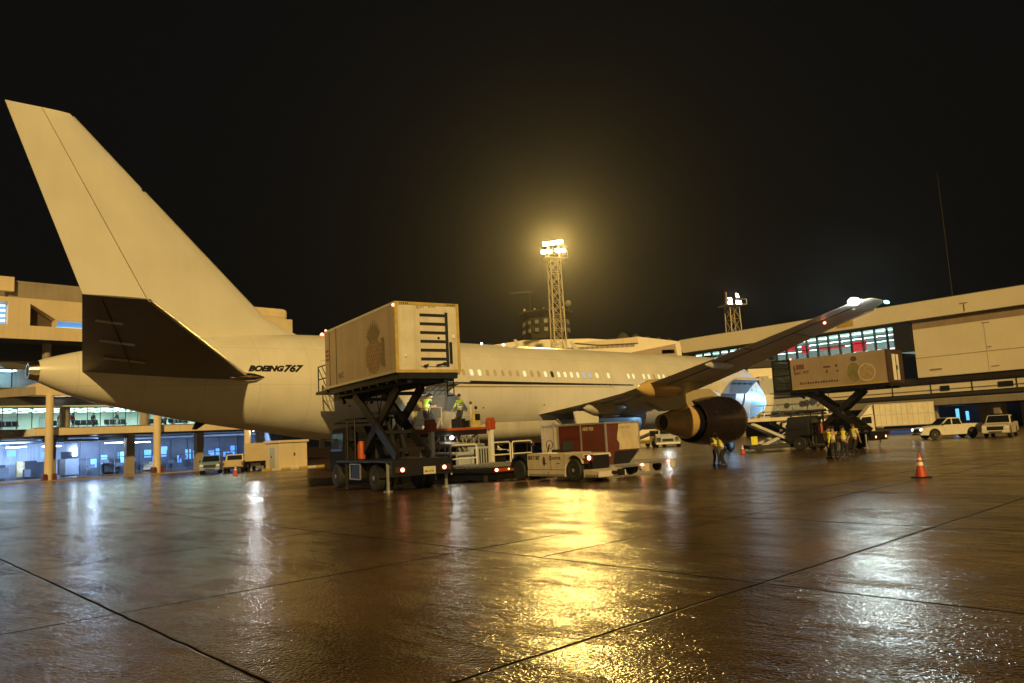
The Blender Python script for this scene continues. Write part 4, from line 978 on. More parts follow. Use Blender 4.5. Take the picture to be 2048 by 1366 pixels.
    cm.each("scissor_cross_member", "dark", t)
    hy = MB(); hy.tube((xa + 1.0, -.2, zf + .15), (xa + 1.9, -.2, (zf + zb) / 2 + .35), .09, 10); hy.tube((xa + 1.0, .2, zf + .15), (xa + 1.9, .2, (zf + zb) / 2 + .35), .09, 10); hy.each("hydraulic_ram", "dark", t)
    hs = MB(); hs.path([(xb - .7, .3, zb), (xb - .5, .35, zb - .7), (xb - .2, .3, zb - .9), (xb - .1, .2, zb - .2)], .025, 6); hs.path([(xb - .9, -.2, zb), (xb - .8, -.1, zb - .8), (xb - .5, -.1, zb - .1)], .02, 6); hs.build("hydraulic_hose", "rubber", t)
    # body
    L = L0
    sub = MB(); sub.box(0, L, -w2 + .12, w2 - .12, zbox - .22, zbox - .002)
    for y in (-.7, .7): sub.box(.1, L - .1, y - .08, y + .08, zbox - .36, zbox - .22)
    for k in range(8): sub.box(.3 + k * (L - .6) / 8, .42 + k * (L - .6) / 8, -w2 + .15, w2 - .15, zbox - .30, zbox - .22)
    sub.build("body_subframe", "frame", t)
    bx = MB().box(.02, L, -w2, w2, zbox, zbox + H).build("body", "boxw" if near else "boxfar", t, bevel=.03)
    tr = MB()
    for s in (1, -1):
        for z in ((zbox + .04, zbox + H - .04) if near else (zbox + .04,)): tr.box(.0, L, s * w2 - .012, s * w2 + .012, z - .045, z + .045)
    tr.build("body_rail", "alu" if near else "yellow", bx)
    sm = MB(); 
    for x in ((L - .62, L - 1.42) if near else (1.5, 3.1, 4.9)): sm.box(x - .018, x + .018, w2, w2 + .012, zbox + .06, zbox + H - .06)
    if near: sm.build("side_door_seam", "dark", bx)
    # rear end
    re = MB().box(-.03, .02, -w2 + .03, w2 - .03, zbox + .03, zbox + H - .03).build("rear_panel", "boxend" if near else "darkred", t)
    fr = MB()
    for y in (-w2 + .05, w2 - .05): fr.box(-.05, .05, y - .055, y + .055, zbox - .02, zbox + H + .01)
    for z in (zbox + .04, zbox + H - .04): fr.box(-.05, .05, -w2 + .1, w2 - .1, z - .06, z + .05)
    fr.build("rear_frame", "yellow" if near else "darkred", t, bevel=.01)
    if near:
        sh = MB(); za, zt = zbox + .18, zbox + H - .30; ya, yb = -.78, .30
        sh.box(-.045, -.032, ya, yb, za, zt - .02); sp = sh.build("shutter_opening", "slot", re)
        for k in range(7):
            z0 = za + .12 + k * (zt - za - .1) / 6; MB().box(-.075, -.046, ya + .13, yb + .012, z0 - .11, z0 + (zt - za) / 6 - .235).build("shutter_slat", "boxend", re, bevel=.006)
        lt = MB(); lt.bar((-.09, -.60, zbox + .30), (-.09, -.25, zbox + .22), .05, .06); lt.ell((-.09, -.58, zbox + .28), .05, .08, .07); lt.bar((-.09, .06, zbox + .25), (-.09, .24, zbox + .20), .05, .05); lt.ell((-.09, .16, zbox + .2), .05, .07, .05); lt.tube((-.08, -.38, zbox + 1.18), (-.05, -.38, zbox + 1.18), .05, 10); lt.build("door_latch", "dark", re)
        MB().box(-.08, -.046, -.90, -.80, zbox + .3, zbox + 1.05).build("door_bolt", "dark", re)
        rf_ = MB(); rf_.ell((-.06, -.98, zbox + 1.25), .03, .06, .08); rf_.ell((-.06, .88, zbox + .55), .03, .04, .05); rf_.build("reflector", "reflect", re)
        tx = MB(); text_on(tx, "BAC 920", .20, lambda u, w: (-.036, .42 - u, zbox + H - .22 + w), bold=.006); tx.build("lettering", "boxfar", re)
        hz = MB()
        for k in range(5):
            for y in (-w2 + .16 + .07 * k, w2 - .2 - .07 * k): hz.box(-.056, -.05, y - .018, y + .018, zbox + H - .075, zbox + H - .02)
        hz.build("hazard_mark", "black", re)
        # pineapple print on the long side
        yy = w2 + .004; px, pz = 1.95, zbox + .92
        pb = MB(); pb.add([(px + .80 * cos(a), yy - .002, pz - .14 + .66 * sin(a)) for a in [2 * pi * k / 28 for k in range(28)]], [tuple(range(28))]); pb.build("pineapple_skin_print", "fruit2", bx)
        pa = MB()
        for r in range(9):
            for c in range(-5, 6):
                u = c * .22 + (r % 2) * .11; v = -.60 + r * .15
                if (u / .76) ** 2 + (v / .62) ** 2 < 1: pa.add([(px - u - .075, yy, pz - .14 + v), (px - u, yy, pz - .14 + v + .10), (px - u + .075, yy, pz - .14 + v), (px - u, yy, pz - .14 + v - .06)], [(0, 1, 2, 3)])
        pa.build("pineapple_print", "fruit", bx)
        lf = MB()
        for k in range(11):
            a = -1.1 + k * .22; ln = .80 - abs(a) * .22; c_ = (px - .16 * a, pz + .42); d = (-sin(a) * ln * 1.1, cos(a) * ln); n_ = (d[1] * .17, -d[0] * .17); e = .0004 * k
            lf.add([(c_[0] - n_[0], yy + .001 + e, c_[1] - n_[1]), (c_[0] + d[0] * .5 - n_[0] * .8, yy + .001 + e, c_[1] + d[1] * .5 - n_[1] * .8), (c_[0] + d[0], yy + .001 + e, c_[1] + d[1]), (c_[0] + d[0] * .5 + n_[0] * .8, yy + .001 + e, c_[1] + d[1] * .5 + n_[1] * .8), (c_[0] + n_[0], yy + .001 + e, c_[1] + n_[1])], [(0, 1, 2, 3, 4)])
        for k in range(6): z_ = pz + .40 - .17 * k; lf.add([(px - .68, yy + .006, z_), (px - .98 - .03 * (k % 2), yy + .006, z_ + .02), (px - 1.06, yy + .006, z_ - .18), (px - .74, yy + .006, z_ - .14)], [(0, 1, 2, 3)])
        lf.build("leaf_print", "leaf", bx)
        rp = MB(); 
        for z in (1.5, 1.32, 1.14): rp.box(L - .52, L - .10, yy - .002, yy, zbox + z, zbox + z + .10)
        rp.build("red_print", "redprint", bx)
        bp = MB(); text_on(bp, "BAC", .30, lambda u, w: (L - 1.65 - u, yy, zbox + .30 + w), bold=.01); bp.build("lettering", "print", bx)
    else:
        d = MB().box(-.06, -.032, -.55, .45, zbox + .16, zbox + H - .30).build("rear_door", "reflect", re)
        MB().box(-.08, -.06, -.10, -.02, zbox + .16, zbox + H - .30).build("door_seam", "dark", d); MB().box(-.10, -.06, -.2, -.1, zbox + .85, zbox + 1.15).build("door_latch", "dark", d)
        yy = w2 + .004
        lg = MB(); lg.prism([(L - .25, zbox + 1.35), (L - .40, zbox + 1.35), (L - .30, zbox + 1.78), (L - .22, zbox + 1.70)], yy - .001, yy); lg.build("emblem", "print", bx)
        MB().box(L - 1.05, L - .42, yy - .002, yy, zbox + 1.42, zbox + 1.78).build("red_print", "redprint", bx)
        tx = MB(); text_on(tx, "BAC 977", .30, lambda u, w: (L - .25 - u, yy, zbox + 1.08 + w), bold=.012); tx.build("lettering", "print", bx)
        o = MB()
        for x, z, w, h_ in ((4.3, 1.36, .5, .13), (3.45, 1.36, .16, .18), (4.15, 1.0, .14, .2), (3.4, 1.02, .16, .12)): o.box(x - w, x, yy - .002, yy, zbox + z, zbox + z + h_)
        for k in range(15): o.box(L - .75 - k * .19, L - .62 - k * .19, yy - .002, yy, zbox + .34, zbox + .34 + (.13 if k % 3 else .18))
        o.build("small_print", "print", bx)
        fr2 = MB(); fr2.add([(2.2 + .46 * cos(a), yy, zbox + .88 + .64 * sin(a)) for a in [2 * pi * k / 24 for k in range(24)]], [tuple(range(24))]); fr2.build("melon_print", "melon", bx)
        fr3 = MB(); fr3.add([(1.35 + .55 * cos(a), yy + .002, zbox + .80 + .55 * sin(a)) for a in [2 * pi * k / 28 for k in range(28)]], [tuple(range(28))]); fr3.build("melon_slice_print", "melon2", bx)
        fr4 = MB(); fr4.loft([[(1.35 + r * cos(a), yy + .004, zbox + .80 + r * sin(a)) for a in [2 * pi * k / 28 for k in range(28)]] for r in (.53, .58)], False); fr4.build("melon_rim_print", "boxend", bx)
        fr5 = MB(); fr5.add([(2.15 + .22 * cos(a), yy + .002, zbox + 1.78 + .18 * sin(a)) for a in [2 * pi * k / 16 for k in range(16)]], [tuple(range(16))]); fr5.build("dark_fruit_print", "print", bx)
    # front platform with railings, reaching the aircraft
    pf = MB().box(L + .01, L + 1.5, -w2 + .05, w2 - .05, zbox - .14, zbox - .02).build("front_platform", "frame", t)
    rl = MB()
    for y in (-w2 + .1, w2 - .1):
        for x in (L + .1, L + 1.25): rl.tube((x, y, zbox - .02), (x, y, zbox + 1.05), .028)
        for z in (.5, 1.05): rl.tube((L + .1, y, zbox + z), (L + 1.25, y, zbox + z), .028)
        rl.tube((L + .1, y, zbox + .02), (L + 1.25, y, zbox + 1.0), .018); rl.tube((L + .1, y, zbox + .5), (L + .7, y, zbox + 1.0), .018)
    if near: rl.path([(L + .5, -w2 + .2, zbox + 1.0), (L + .5, -w2 + .2, zbox + 1.7), (L + .1, -w2 + .2, zbox + 1.75)], .02)
    rl.build("railing", "frame", t)
    if not near:      # enclosed front cage
        cg = MB()
        for y in (-w2 + .06, w2 - .06):
            for x in (L + .08, L + 1.42): cg.box(x - .05, x + .05, y - .05, y + .05, zbox - .02, zbox + H)
            for z in (.55, 1.1, 1.65, H - .03): cg.box(L + .1, L + 1.4, y - .03, y + .03, zbox + z - .03, zbox + z + .03)
        cg.box(L + .02, L + 1.48, -w2 + .02, w2 - .02, zbox + H, zbox + H + .05); cg.build("front_cage", "frame", t); MB().box(L + 1.44, L + 1.47, -w2 + .1, w2 - .1, zbox, zbox + H - .05).build("cage_front_panel", "garage2", t)
        MB().box(L + .1, L + 1.4, -w2 + .3, -w2 + .34, zbox, zbox + H - .02).build("cage_curtain", "garage2", t)
        MB().box(L + .14, L + 1.36, w2 - .05, w2 - .04, zbox + .05, zbox + H - .05).build("cage_glazing", GLASS, t)
    br = MB(); br.bar((L + .2, .6, zbox - .14), (L - .5, .6, zbox - .62), .12, .12); br.bar((L + .2, -.6, zbox - .14), (L - .5, -.6, zbox - .62), .12, .12); br.box(L - .2, L + .5, -.7, .7, zbox - .4, zbox - .15); br.build("platform_bracket", "frame", t)
    if near:
        ld = MB(); y = -w2 - .18
        for x in (.9, 1.4): ld.tube((x, y, zbox - .75), (x, y, zbox + .02), .022)
        for z in (-.75, -.38, 0): ld.tube((.9, y, zbox + z), (1.4, y, zbox + z), .022)
        ld.box(.5, 1.6, -w2 - .25, -w2, zbox - .03, zbox + .0); ld.build("side_step", "frame", t)
    # lamps, plate, outriggers
    for s in (1, -1):
        b_ = MB().box(xo - .28, xo - .205, s * .86 - .2, s * .86 + .2, zf - .42, zf - .22).build("tail_lamp_box", "darkred", t)
        MB().lathe([(-.30, .065), (-.28, .07)], (xo, s * .80, zf - .32), 'x', 14, True).build("tail_lamp", "@tail", b_)
        MB().ell((L - .05, s * (w2 - .04), zbox + H + .04), .07, .05, .06).build("marker_lamp", "@red" if s > 0 or not near else "boxend", t)
    if near:
        MB().ell((.02, w2 + .02, zbox + H - .12), .05, .05, .05).build("marker_lamp", "@tail", t)
        pl = MB().box(xo - .235, xo - .205, -.48, -.02, zf - .52, zf - .26).build("number_plate", "plate", t)
        tx = MB(); text_on(tx, "80-1176", .105, lambda u, w: (xo - .237, -.06 - u, zf - .46 + w), bold=.004); tx.build("lettering", "print", pl)
    for x, y in ((xo + .25, 1.12), (xo + .25, -1.12), (L + xo - 3.0, 1.12), (L + xo - 3.0, -1.12)):
        lg = MB(); lg.tube((x, y, .08), (x, y, zf - .05), .06, 10); lg.tube((x, y, .03), (x, y, .09), .16, 14); lg.bar((x, y, zf - .2), (x, y * .4, zf - .2), .14, .14); lg.build("outrigger", "steel" if x < xo + 1 else "dark", t)
    return t

h1 = radians(122.2); f1 = Vector((cos(h1), sin(h1), 0)); r1 = Vector((sin(h1), -cos(h1), 0))
o1 = Vector((-3.95, 25.61, 0)) + r1 * 1.225
high_loader("catering_truck", "nearest catering truck with its pineapple printed box raised on scissors in front of the tail", (o1.x, o1.y, .395), h1, 7.37, 2.45, 2.42, 4.47 - .395, 'near')
h2 = radians(132.5); r2 = Vector((sin(h2), -cos(h2), 0)); o2 = Vector((24.6, 50.3, 0)) + r2 * 1.3
high_loader("catering_truck", "farther catering truck with a melon printed beige box raised beyond the engine", (o2.x, o2.y, 0), h2, 6.75, 2.6, 2.2, 4.33, 'far')

# ---------------------------------------------------------------- cargo loader at the aft hold (local x along the fuselage aft, y away from it)
def cargo_loader():
    # built in aircraft stations: x axis = aft, y axis = starboard
    o = A(37.0, 0, 0); t = thing("cargo_loader", "orange and white cargo loader with raised deck at the open rear hold", "cargo loader", (o.x, o.y, 0), PSI + pi)
    # local x -> aft (-AF), local y -> starboard(+AS): rotation by PSI+pi maps x to -AF and y to -left = starboard
    dk = MB().box(-1.75, 1.75, 2.75, 4.6, 2.30, 2.60).build("front_deck", "dark", t, bevel=.02)
    ed = MB(); ed.box(-1.78, 1.78, 4.6, 4.66, 2.53, 2.64); ed.box(-1.78, -1.72, 2.75, 4.6, 2.42, 2.64); ed.box(1.72, 1.78, 2.75, 4.6, 2.42, 2.64); ed.build("deck_edge", "orange", t)
    fl = MB().box(-1.7, 1.7, 2.75, 4.58, 2.60, 2.645).build("deck_floor", "tan", t)
    for x in (-1.80, 1.83):
        p = MB().box(x - .10, x + .10, 4.72, 4.95, .35, 2.55).build("guide_post", "railw", t, bevel=.015)
        MB().loft([[(x - .20, y, 2.5), (x + .20, y, 2.5), (x + .22, y, 2.85), (x + .12, y, 3.08), (x - .12, y, 3.08), (x - .22, y, 2.85)] for y in (4.68, 5.0)]).build("post_guard", "orange", p, bevel=.03)
    # control stand with levers on the right end of the deck
    cs = MB().prism([(-1.5, 2.64), (-1.0, 2.64), (-1.05, 3.35), (-1.45, 3.45)], 4.25, 4.5).build("control_stand", "stand", t, bevel=.03)
    MB().box(-1.42, -1.12, 4.5, 4.54, 3.0, 3.3).build("control_panel", "dark", cs); MB().ell((-1.2, 4.5, 3.6), .09, .05, .09).build("hand_wheel", "dark", cs)
    MB().tube((-1.05, 4.3, 2.64), (-1.05, 4.3, 3.8), .025).build("warning_pole", "reflect", cs); MB().ell((-1.05, 4.3, 3.85), .07, .07, .08).build("warning_lamp", "redp", cs)
    mc = MB(); mc.box(-.75, -.35, 3.6, 4.2, 2.64, 3.1); mc.tube((-.9, 4.0, 2.7), (-.5, 4.0, 3.2), .08); mc.tube((-.45, 4.2, 2.7), (-.45, 4.2, 3.15), .05); mc.box(-.95, -.8, 3.8, 4.3, 2.66, 3.0); mc.build("roller_drive", "dark", t)
    rl = MB()
    for y in (2.9, 4.45): rl.tube((1.66, y, 2.64), (1.66, y, 3.65), .025)
    for z in (3.1, 3.65): rl.tube((1.66, 2.9, z), (1.66, 4.45, z), .025)
    rl.path([(1.66, 4.45, 3.65), (.9, 4.45, 3.65), (.9, 4.45, 2.64)], .025); rl.tube((1.66, 4.45, 3.1), (.9, 4.45, 3.1), .02); rl.build("deck_railing", "railw", t)
    un = MB(); rnd = random.Random(4)
    for s in (-1, 1): un.bar((s * 1.2, 2.9, .6), (s * 1.2, 4.5, 2.3), .12, .22); un.bar((s * 1.0, 4.5, .6), (s * 1.0, 2.9, 2.3), .12, .22)
    un.each("scissor_arm", "greym", t)
    hp = MB()
    for k in range(9): x = -1.4 + k * .34; hp.path([(x, 4.3, 2.25), (x + rnd.uniform(-.2, .2), 4.4, rnd.uniform(1.4, 1.9)), (x + rnd.uniform(-.5, .5), 4.3, 1.0)], .035, 6)
    hp.tube((-1.6, 4.5, 1.75), (1.2, 4.5, 1.95), .10); hp.tube((-1.2, 4.45, 1.35), (1.6, 4.45, 1.5), .08); hp.build("hydraulic_line", "greym", t)
    ba = MB().box(-1.7, 1.7, 2.9, 5.0, .35, .75).build("front_chassis", "dark", t, bevel=.03)
    # main deck, lowered, running away from the aircraft
    md = MB().box(-1.85, 1.55, 5.05, 8.8, .60, .80).build("main_deck", "dark", t, bevel=.02)
    MB().box(-1.88, 1.58, 8.8, 8.84, .66, .80).build("deck_end", "orange", t)
    ro = MB()
    for k in range(16): ro.tube((-1.7, 5.2 + k * .22, .87), (1.4, 5.2 + k * .22, .87), .05, 8)
    ro.build("deck_roller", "steel", md)
    uf = MB(); uf.box(-1.7, 1.4, 5.1, 8.7, .3, .6); uf.box(-1.9, -1.3, 5.5, 8.9, .25, .5); uf.build("rear_chassis", "frame", t)
    eb = MB(); eb.box(-1.5, -.4, 4.72, 5.02, .8, 1.7); eb.box(-.3, .4, 4.75, 5.0, .85, 1.5); e = eb.build("engine_cover", "bluegrey", t, bevel=.03)
    vs = MB()
    for k in range(6): vs.box(-1.4 + k * .16, -1.32 + k * .16, 5.021, 5.03, .9, 1.6)
    vs.build("vent_slot", "slot", e)
    for (xa, xb, yy) in ((-3.55, -2.2, 4.3), (-5.1, -3.7, 4.3), (.05, 1.6, 5.9)):
        g = MB(); g.path([(xa, yy, .55), (xa, yy, 1.75), (xa + .08, yy, 1.84), (xb - .08, yy, 1.84), (xb, yy, 1.75), (xb, yy, .55)], .04, 8); g.tube((xa, yy, 1.22), (xb, yy, 1.22), .035); g.build("guard_rail", "railw", t)
    MB().box(-5.2, -1.9, 3.6, 4.5, .5, .66).build("side_walkway", "orange", t)
    wk = MB(); wk.box(-3.4, -2.3, 3.7, 4.1, .66, 1.25); wk.build("battery_box", "dark", t)
    bl = MB(); bl.box(-5.0, -4.1, 3.7, 4.2, .66, 1.1); bl.build("cover_sheet", "blue", t, bevel=.05)
    for x, y in ((-1.6, 3.4), (1.3, 3.4), (-1.6, 8.0), (1.2, 8.0)): wheel(t, x, y + .0, .30, .25, 1)
    for x in (-1.8, 1.5): MB().ell((x, 8.83, .74), .09, .06, .07).build("tail_lamp", "@tail", t)
    for x in (-1.2, -.3, .8): MB().ell((x, 8.83, .74), .05, .03, .04).build("marker_lamp", "@amber", t)
    lamp("work_lamp", 'SPOT', (.9, 4.4, 3.9), 60, (.85, 1, .9), .1, parent=t, aim=(.2, 2.9, 3), spot=radians(120))
    wb_ = MB(); wb_.ell((.55, 4.72, 2.2), .10, .06, .08); wb_.build("deck_lamp", "@lampw", t); lamp("deck_lamp", 'SPOT', (.55, 4.8, 2.2), 70, (.9, 1, .95), .12, parent=t, aim=(-4, 20, 0), spot=radians(130))
    return t
cargo_loader()

# ---------------------------------------------------------------- tow tractor
def tow_tractor():
    a = T(1043, 963); b = T(1152, 963); d = (a - b); hd = atan2(d.y, d.x); n = Vector((sin(hd), -cos(hd), 0))   # left side faces the camera
    l = Vector((-sin(hd), cos(hd), 0)); o = b - l * .58
    t = thing("tow_tractor", "low cream tow tractor with hazard striped skirt in front of the red container", "tow tractor", (o.x, o.y, .415), hd)
    wb = d.length; R = .40; y = .64
    # body silhouette with two wheel openings, seen from the left
    def arch(cx, r, z0): return [(cx + r * cos(a), z0 + r * sin(a)) for a in [pi * k / 8 for k in range(9)]]
    mid = [(.50, .16), (wb - .50, .16), (wb - .52, .98), (wb - .75, 1.02), (.45, 1.0), (.48, .6)]
    body = MB(); body.prism(mid, -y, y); bo = body.build("body", "tugc", t, bevel=.025)
    MB().prism([(wb - .6, .35), (wb + .55, .30), (wb + .62, .62), (wb + .4, .92), (wb - .55, .98)], -y * .7, y * .7).build("front_body", "dark", t, bevel=.04)
    fe = MB(); q = arch(wb, .56, R + .05); q2 = arch(wb, .48, R + .05)
    fe.loft([[(u, yy, v) for u, v in (q + q2[::-1])] for yy in (.42, y + .02)]); fe.loft([[(u, -yy, v) for u, v in (q + q2[::-1])] for yy in (.42, y + .02)]); fe.build("front_mudguard", "dark", t)
    rb = MB(); rb.prism([(.55, .45), (.55, .98), (-.55, .96), (-.62, .82), (-.55, .80), (-.42, .80)] + arch(0, .50, R + .02)[::-1][1:-1] + [(.50, .45)], -y, y); rb.build("rear_body", "tugc", t, bevel=.02)
    rc = MB(); rc.prism([(-.50, .16), (-1.3, .16), (-1.3, .36), (-.95, .42), (-.50, .42)], -y, y); rc.build("rear_bumper_deck", "tugc", t, bevel=.02)
    MB().box(-.62, -.50, -.5, .3, .45, .9).build("rear_bulkhead", "dark", t)
    ht = MB(); ht.tube((-1.28, 0, .3), (-1.75, 0, .3), .06); ht.box(-1.78, -1.66, -.12, .12, .2, .42); ht.build("tow_hitch", "dark", t)
    hz = MB()
    for x0, x1 in ((.56, wb - .54), (-1.28, -.56)):
        x = x0
        while x < x1 - .1: hz.add([(x, y + .004, .17), (x + .07, y + .004, .17), (x + .13, y + .004, .255), (x + .06, y + .004, .255)], [(0, 1, 2, 3)]); x += .14
    hz.each("hazard_marking", "black", bo)
    ln = MB(); ln.box(.52, wb - .53, y + .001, y + .006, .405, .42); ln.box(wb * .5 - .34, wb * .5 - .325, y + .001, y + .006, .42, .99)
    for x in (.78, 1.55): ln.box(x, x + .18, y + .001, y + .008, .62, .645)
    ln.build("panel_seam", "dark", bo)
    eb = MB(); c = (wb * .52, .72); eb.add([(c[0] + .085 * cos(a), y + .005, c[1] + .17 * sin(a)) for a in [2 * pi * k / 16 for k in range(16)]], [tuple(range(16))]); c2 = (wb * .40, .83); eb.loft([[(c2[0] + r * cos(a), y + .005, c2[1] + r * sin(a)) for a in [2 * pi * k / 16 for k in range(16)]] for r in (.045, .085)], False); eb.build("emblem", "print", bo)
    tx = MB(); text_on(tx, "BFS-T 807", .20, lambda u, w: (wb - .60 - u, y + .005, .78 + w), bold=.01, xs=.85); text_on(tx, "MOTOR", .13, lambda u, w: (wb * .40 - .12 - u, y + .005, .78 + w), bold=.006); tx.build("lettering", "print", bo)
    MB().ell((wb * .45, y, .30), .03, .02, .03).build("filler_cap", "dark", bo)
    seat = MB(); seat.box(wb * .42, wb * .62, -.5, .0, 1.0, 1.12); seat.box(wb * .40, wb * .44, -.5, .0, 1.05, 1.42); seat.build("driver_seat", "blackcloth", t, bevel=.03)
    sw = MB(); sw.tube((wb - .55, -.35, 1.0), (wb - .7, -.35, 1.3), .025); sw.lathe([(0, .16), (.02, .18), (.04, .16)], (wb - .72, -.35, 1.3), 'x', 16); sw.build("steering_wheel", "blackcloth", t)
    hl = MB(); hl.path([(wb - .62, .45, 1.0), (wb - .62, .45, 1.34)], .03); hl.box(wb - .7, wb - .55, .38, .52, 1.3, 1.42); hl.build("work_light", "bare", t)
    lb = MB().box(-.66, -.58, .28, .63, .70, .93).build("lamp_cluster", "redp", t)
    MB().lathe([(-.675, .075), (-.66, .08)], (0, .48, .82), 'x', 14, True).build("tail_lamp", "@tail", lb)
    for s in (1, -1):
        wheel(t, 0, s * .56, R, .24, s, "alu"); wheel(t, wb, s * .56, R * .95, .24, s, "dark")
tow_tractor()

# ---------------------------------------------------------------- dollies and containers
hU = radians(129.75); fU = Vector((cos(hU), sin(hU), 0)); rU = Vector((sin(hU), -cos(hU), 0))
def dolly(lab, o, hd):
    t = thing("container_dolly", lab, "dolly", (o.x, o.y, .40), hd, "container dollies")
    d = MB(); d.box(-.15, 2.75, -1.0, 1.0, .34, .44)
    for s in (-1, 1): d.box(-.15, 2.75, s * 1.0 - .05, s * 1.0 + .05, .30, .46)
    d.build("deck_frame", "steel", t, bevel=.01)
    r = MB()
    for k in range(9): r.tube((.05 + k * .3, -.92, .445), (.05 + k * .3, .92, .445), .035, 8)
    r.build("roller", "alu", t)
    f = MB()
    for s in (-1, 1):
        f.box(-.2, -.15, s * .95 - .12, s * .95 + .12, .12, .42); f.box(2.75, 2.8, s * .95 - .12, s * .95 + .12, .12, .42)
    f.each("mud_flap", "tugc", t)
    for x in (.45, 2.15):
        for s in (-1, 1): wheel(t, x, s * .72, .2, .16, s)
    b = MB(); b.tube((2.75, 0, .32), (3.9, 0, .30), .045); b.ell((3.95, 0, .3), .07, .07, .05); b.build("drawbar", "steel", t)
    MB().ell((-.18, -.7, .38), .05, .06, .05).build("tail_lamp", "@tail", t)
    return t
oD = Vector((3.31, 28.68, 0)) + rU * .95
dolly("flat roller dolly carrying the red sided container", oD - fU * .05, hU)
dolly("flat roller dolly under the cream container, behind the tow tractor", oD + fU * 3.9 + rU * 1.9, hU)
dolly("empty end of a flat roller dolly to the right of the red container", oD + rU * 2.35 + fU * .6, hU)
def container(name, lab, o, hd, L, Wd, H, red):
    # x along the long left face (away from camera), y left; contoured: the right side slopes in at the bottom
    t = thing(name, lab, "container", (o.x, o.y, .87), hd, "air cargo containers")
    w = Wd; cut = .52
    prof = [(0, 0), (0, H), (-w, H), (-w, cut), (-w + .62, 0)]   # (y,z)
    MB().loft([[(x, y, z) for y, z in prof] for x in (.02, L - .02)]).build("shell", "red" if red else "tugc", t)
    p = MB()
    if red:
        for k in range(3): p.box(L * .52, L - .06, .004, .03, .06 + k * (H - .1) / 3, .06 + (k + 1) * (H - .1) / 3 - .03)
        p.build("roller_panel", "redp", t, bevel=.008)
        MB().box(.06, L * .50, .004, .022, .05, H - .05).build("tarpaulin", "red", t)
        k = MB(); text_on(k, "AKE 920", .17, lambda u, w_: (L * .46 - u, .025, H - .24 + w_), bold=.008, xs=.95); k.build("lettering", "tan", t)
        s = MB(); rnd = random.Random(8); n = 12; v = []; f = []
        for i in range(n + 1):
            for j in range(9):
                y = -w * .34 - (w * .64) * i / n + (rnd.uniform(-.05, .05) if i == 0 else 0); z = cut + .02 + (H - cut - .06) * j / 8
                v.append((-.01 - .02 * sin(i * 1.7 + j) - .012 * rnd.random(), y, z))
        for i in range(n):
            for j in range(8): a = i * 9 + j; f.append((a, a + 1, a + 10, a + 9))
        MB().add(v, f).build("plastic_sheet", "tan", t, smooth=60)
        MB().add([(-.012, -.30, .02), (-.012, -w + .66, .02), (-.012, -w + .06, cut - .03), (-.012, -.42, cut - .03)], [(0, 1, 2, 3)]).build("painted_underside_shade", "slot", t)  # dark sheet for the sloping underside, its shade put into the colour
        k = MB(); text_on(k, "AKE 920", .15, lambda u, w_: (-.045, -w * .42 - u, H - .20 + w_), bold=.006); k.build("lettering", "tan", t)
    else:
        MB().box(.05, .45, .004, .02, .55, .95).build("door_patch", "redp", t)
    e = MB()
    for x in (0, L * .5, L):
        e.bar((x, .01, 0), (x, .01, H), .07, .06, (1, 0, 0))
    e.bar((0, .01, H), (L, .01, H), .06, .06); e.bar((0, .01, .03), (L, .01, .03), .06, .06)
    for x in (0, L):
        e.bar((x, 0, H), (x, -w, H), .06, .06); e.bar((x, -w, H), (x, -w, cut), .06, .06, (1, 0, 0)); e.bar((x, -w, cut), (x, -w + .62, 0), .05, .05, (1, 0, 0))
    e.bar((0, -w, cut), (L, -w, cut), .05, .05); e.bar((0, -w, H), (L, -w, H), .05, .05); e.build("edge_frame", "alu", t)
    return t
container("cargo_container", "red tarpaulin sided air cargo container with a tan plastic sheet on its end", Vector((3.31, 28.68, 0)), hU, 2.6, 1.83, 1.56, True)
container("cargo_container", "cream air cargo container with a red patch, behind the red container", Vector((3.31, 28.68, 0)) + fU * 4.1 + rU * 1.9, hU, 1.6, 1.83, 1.62, False)

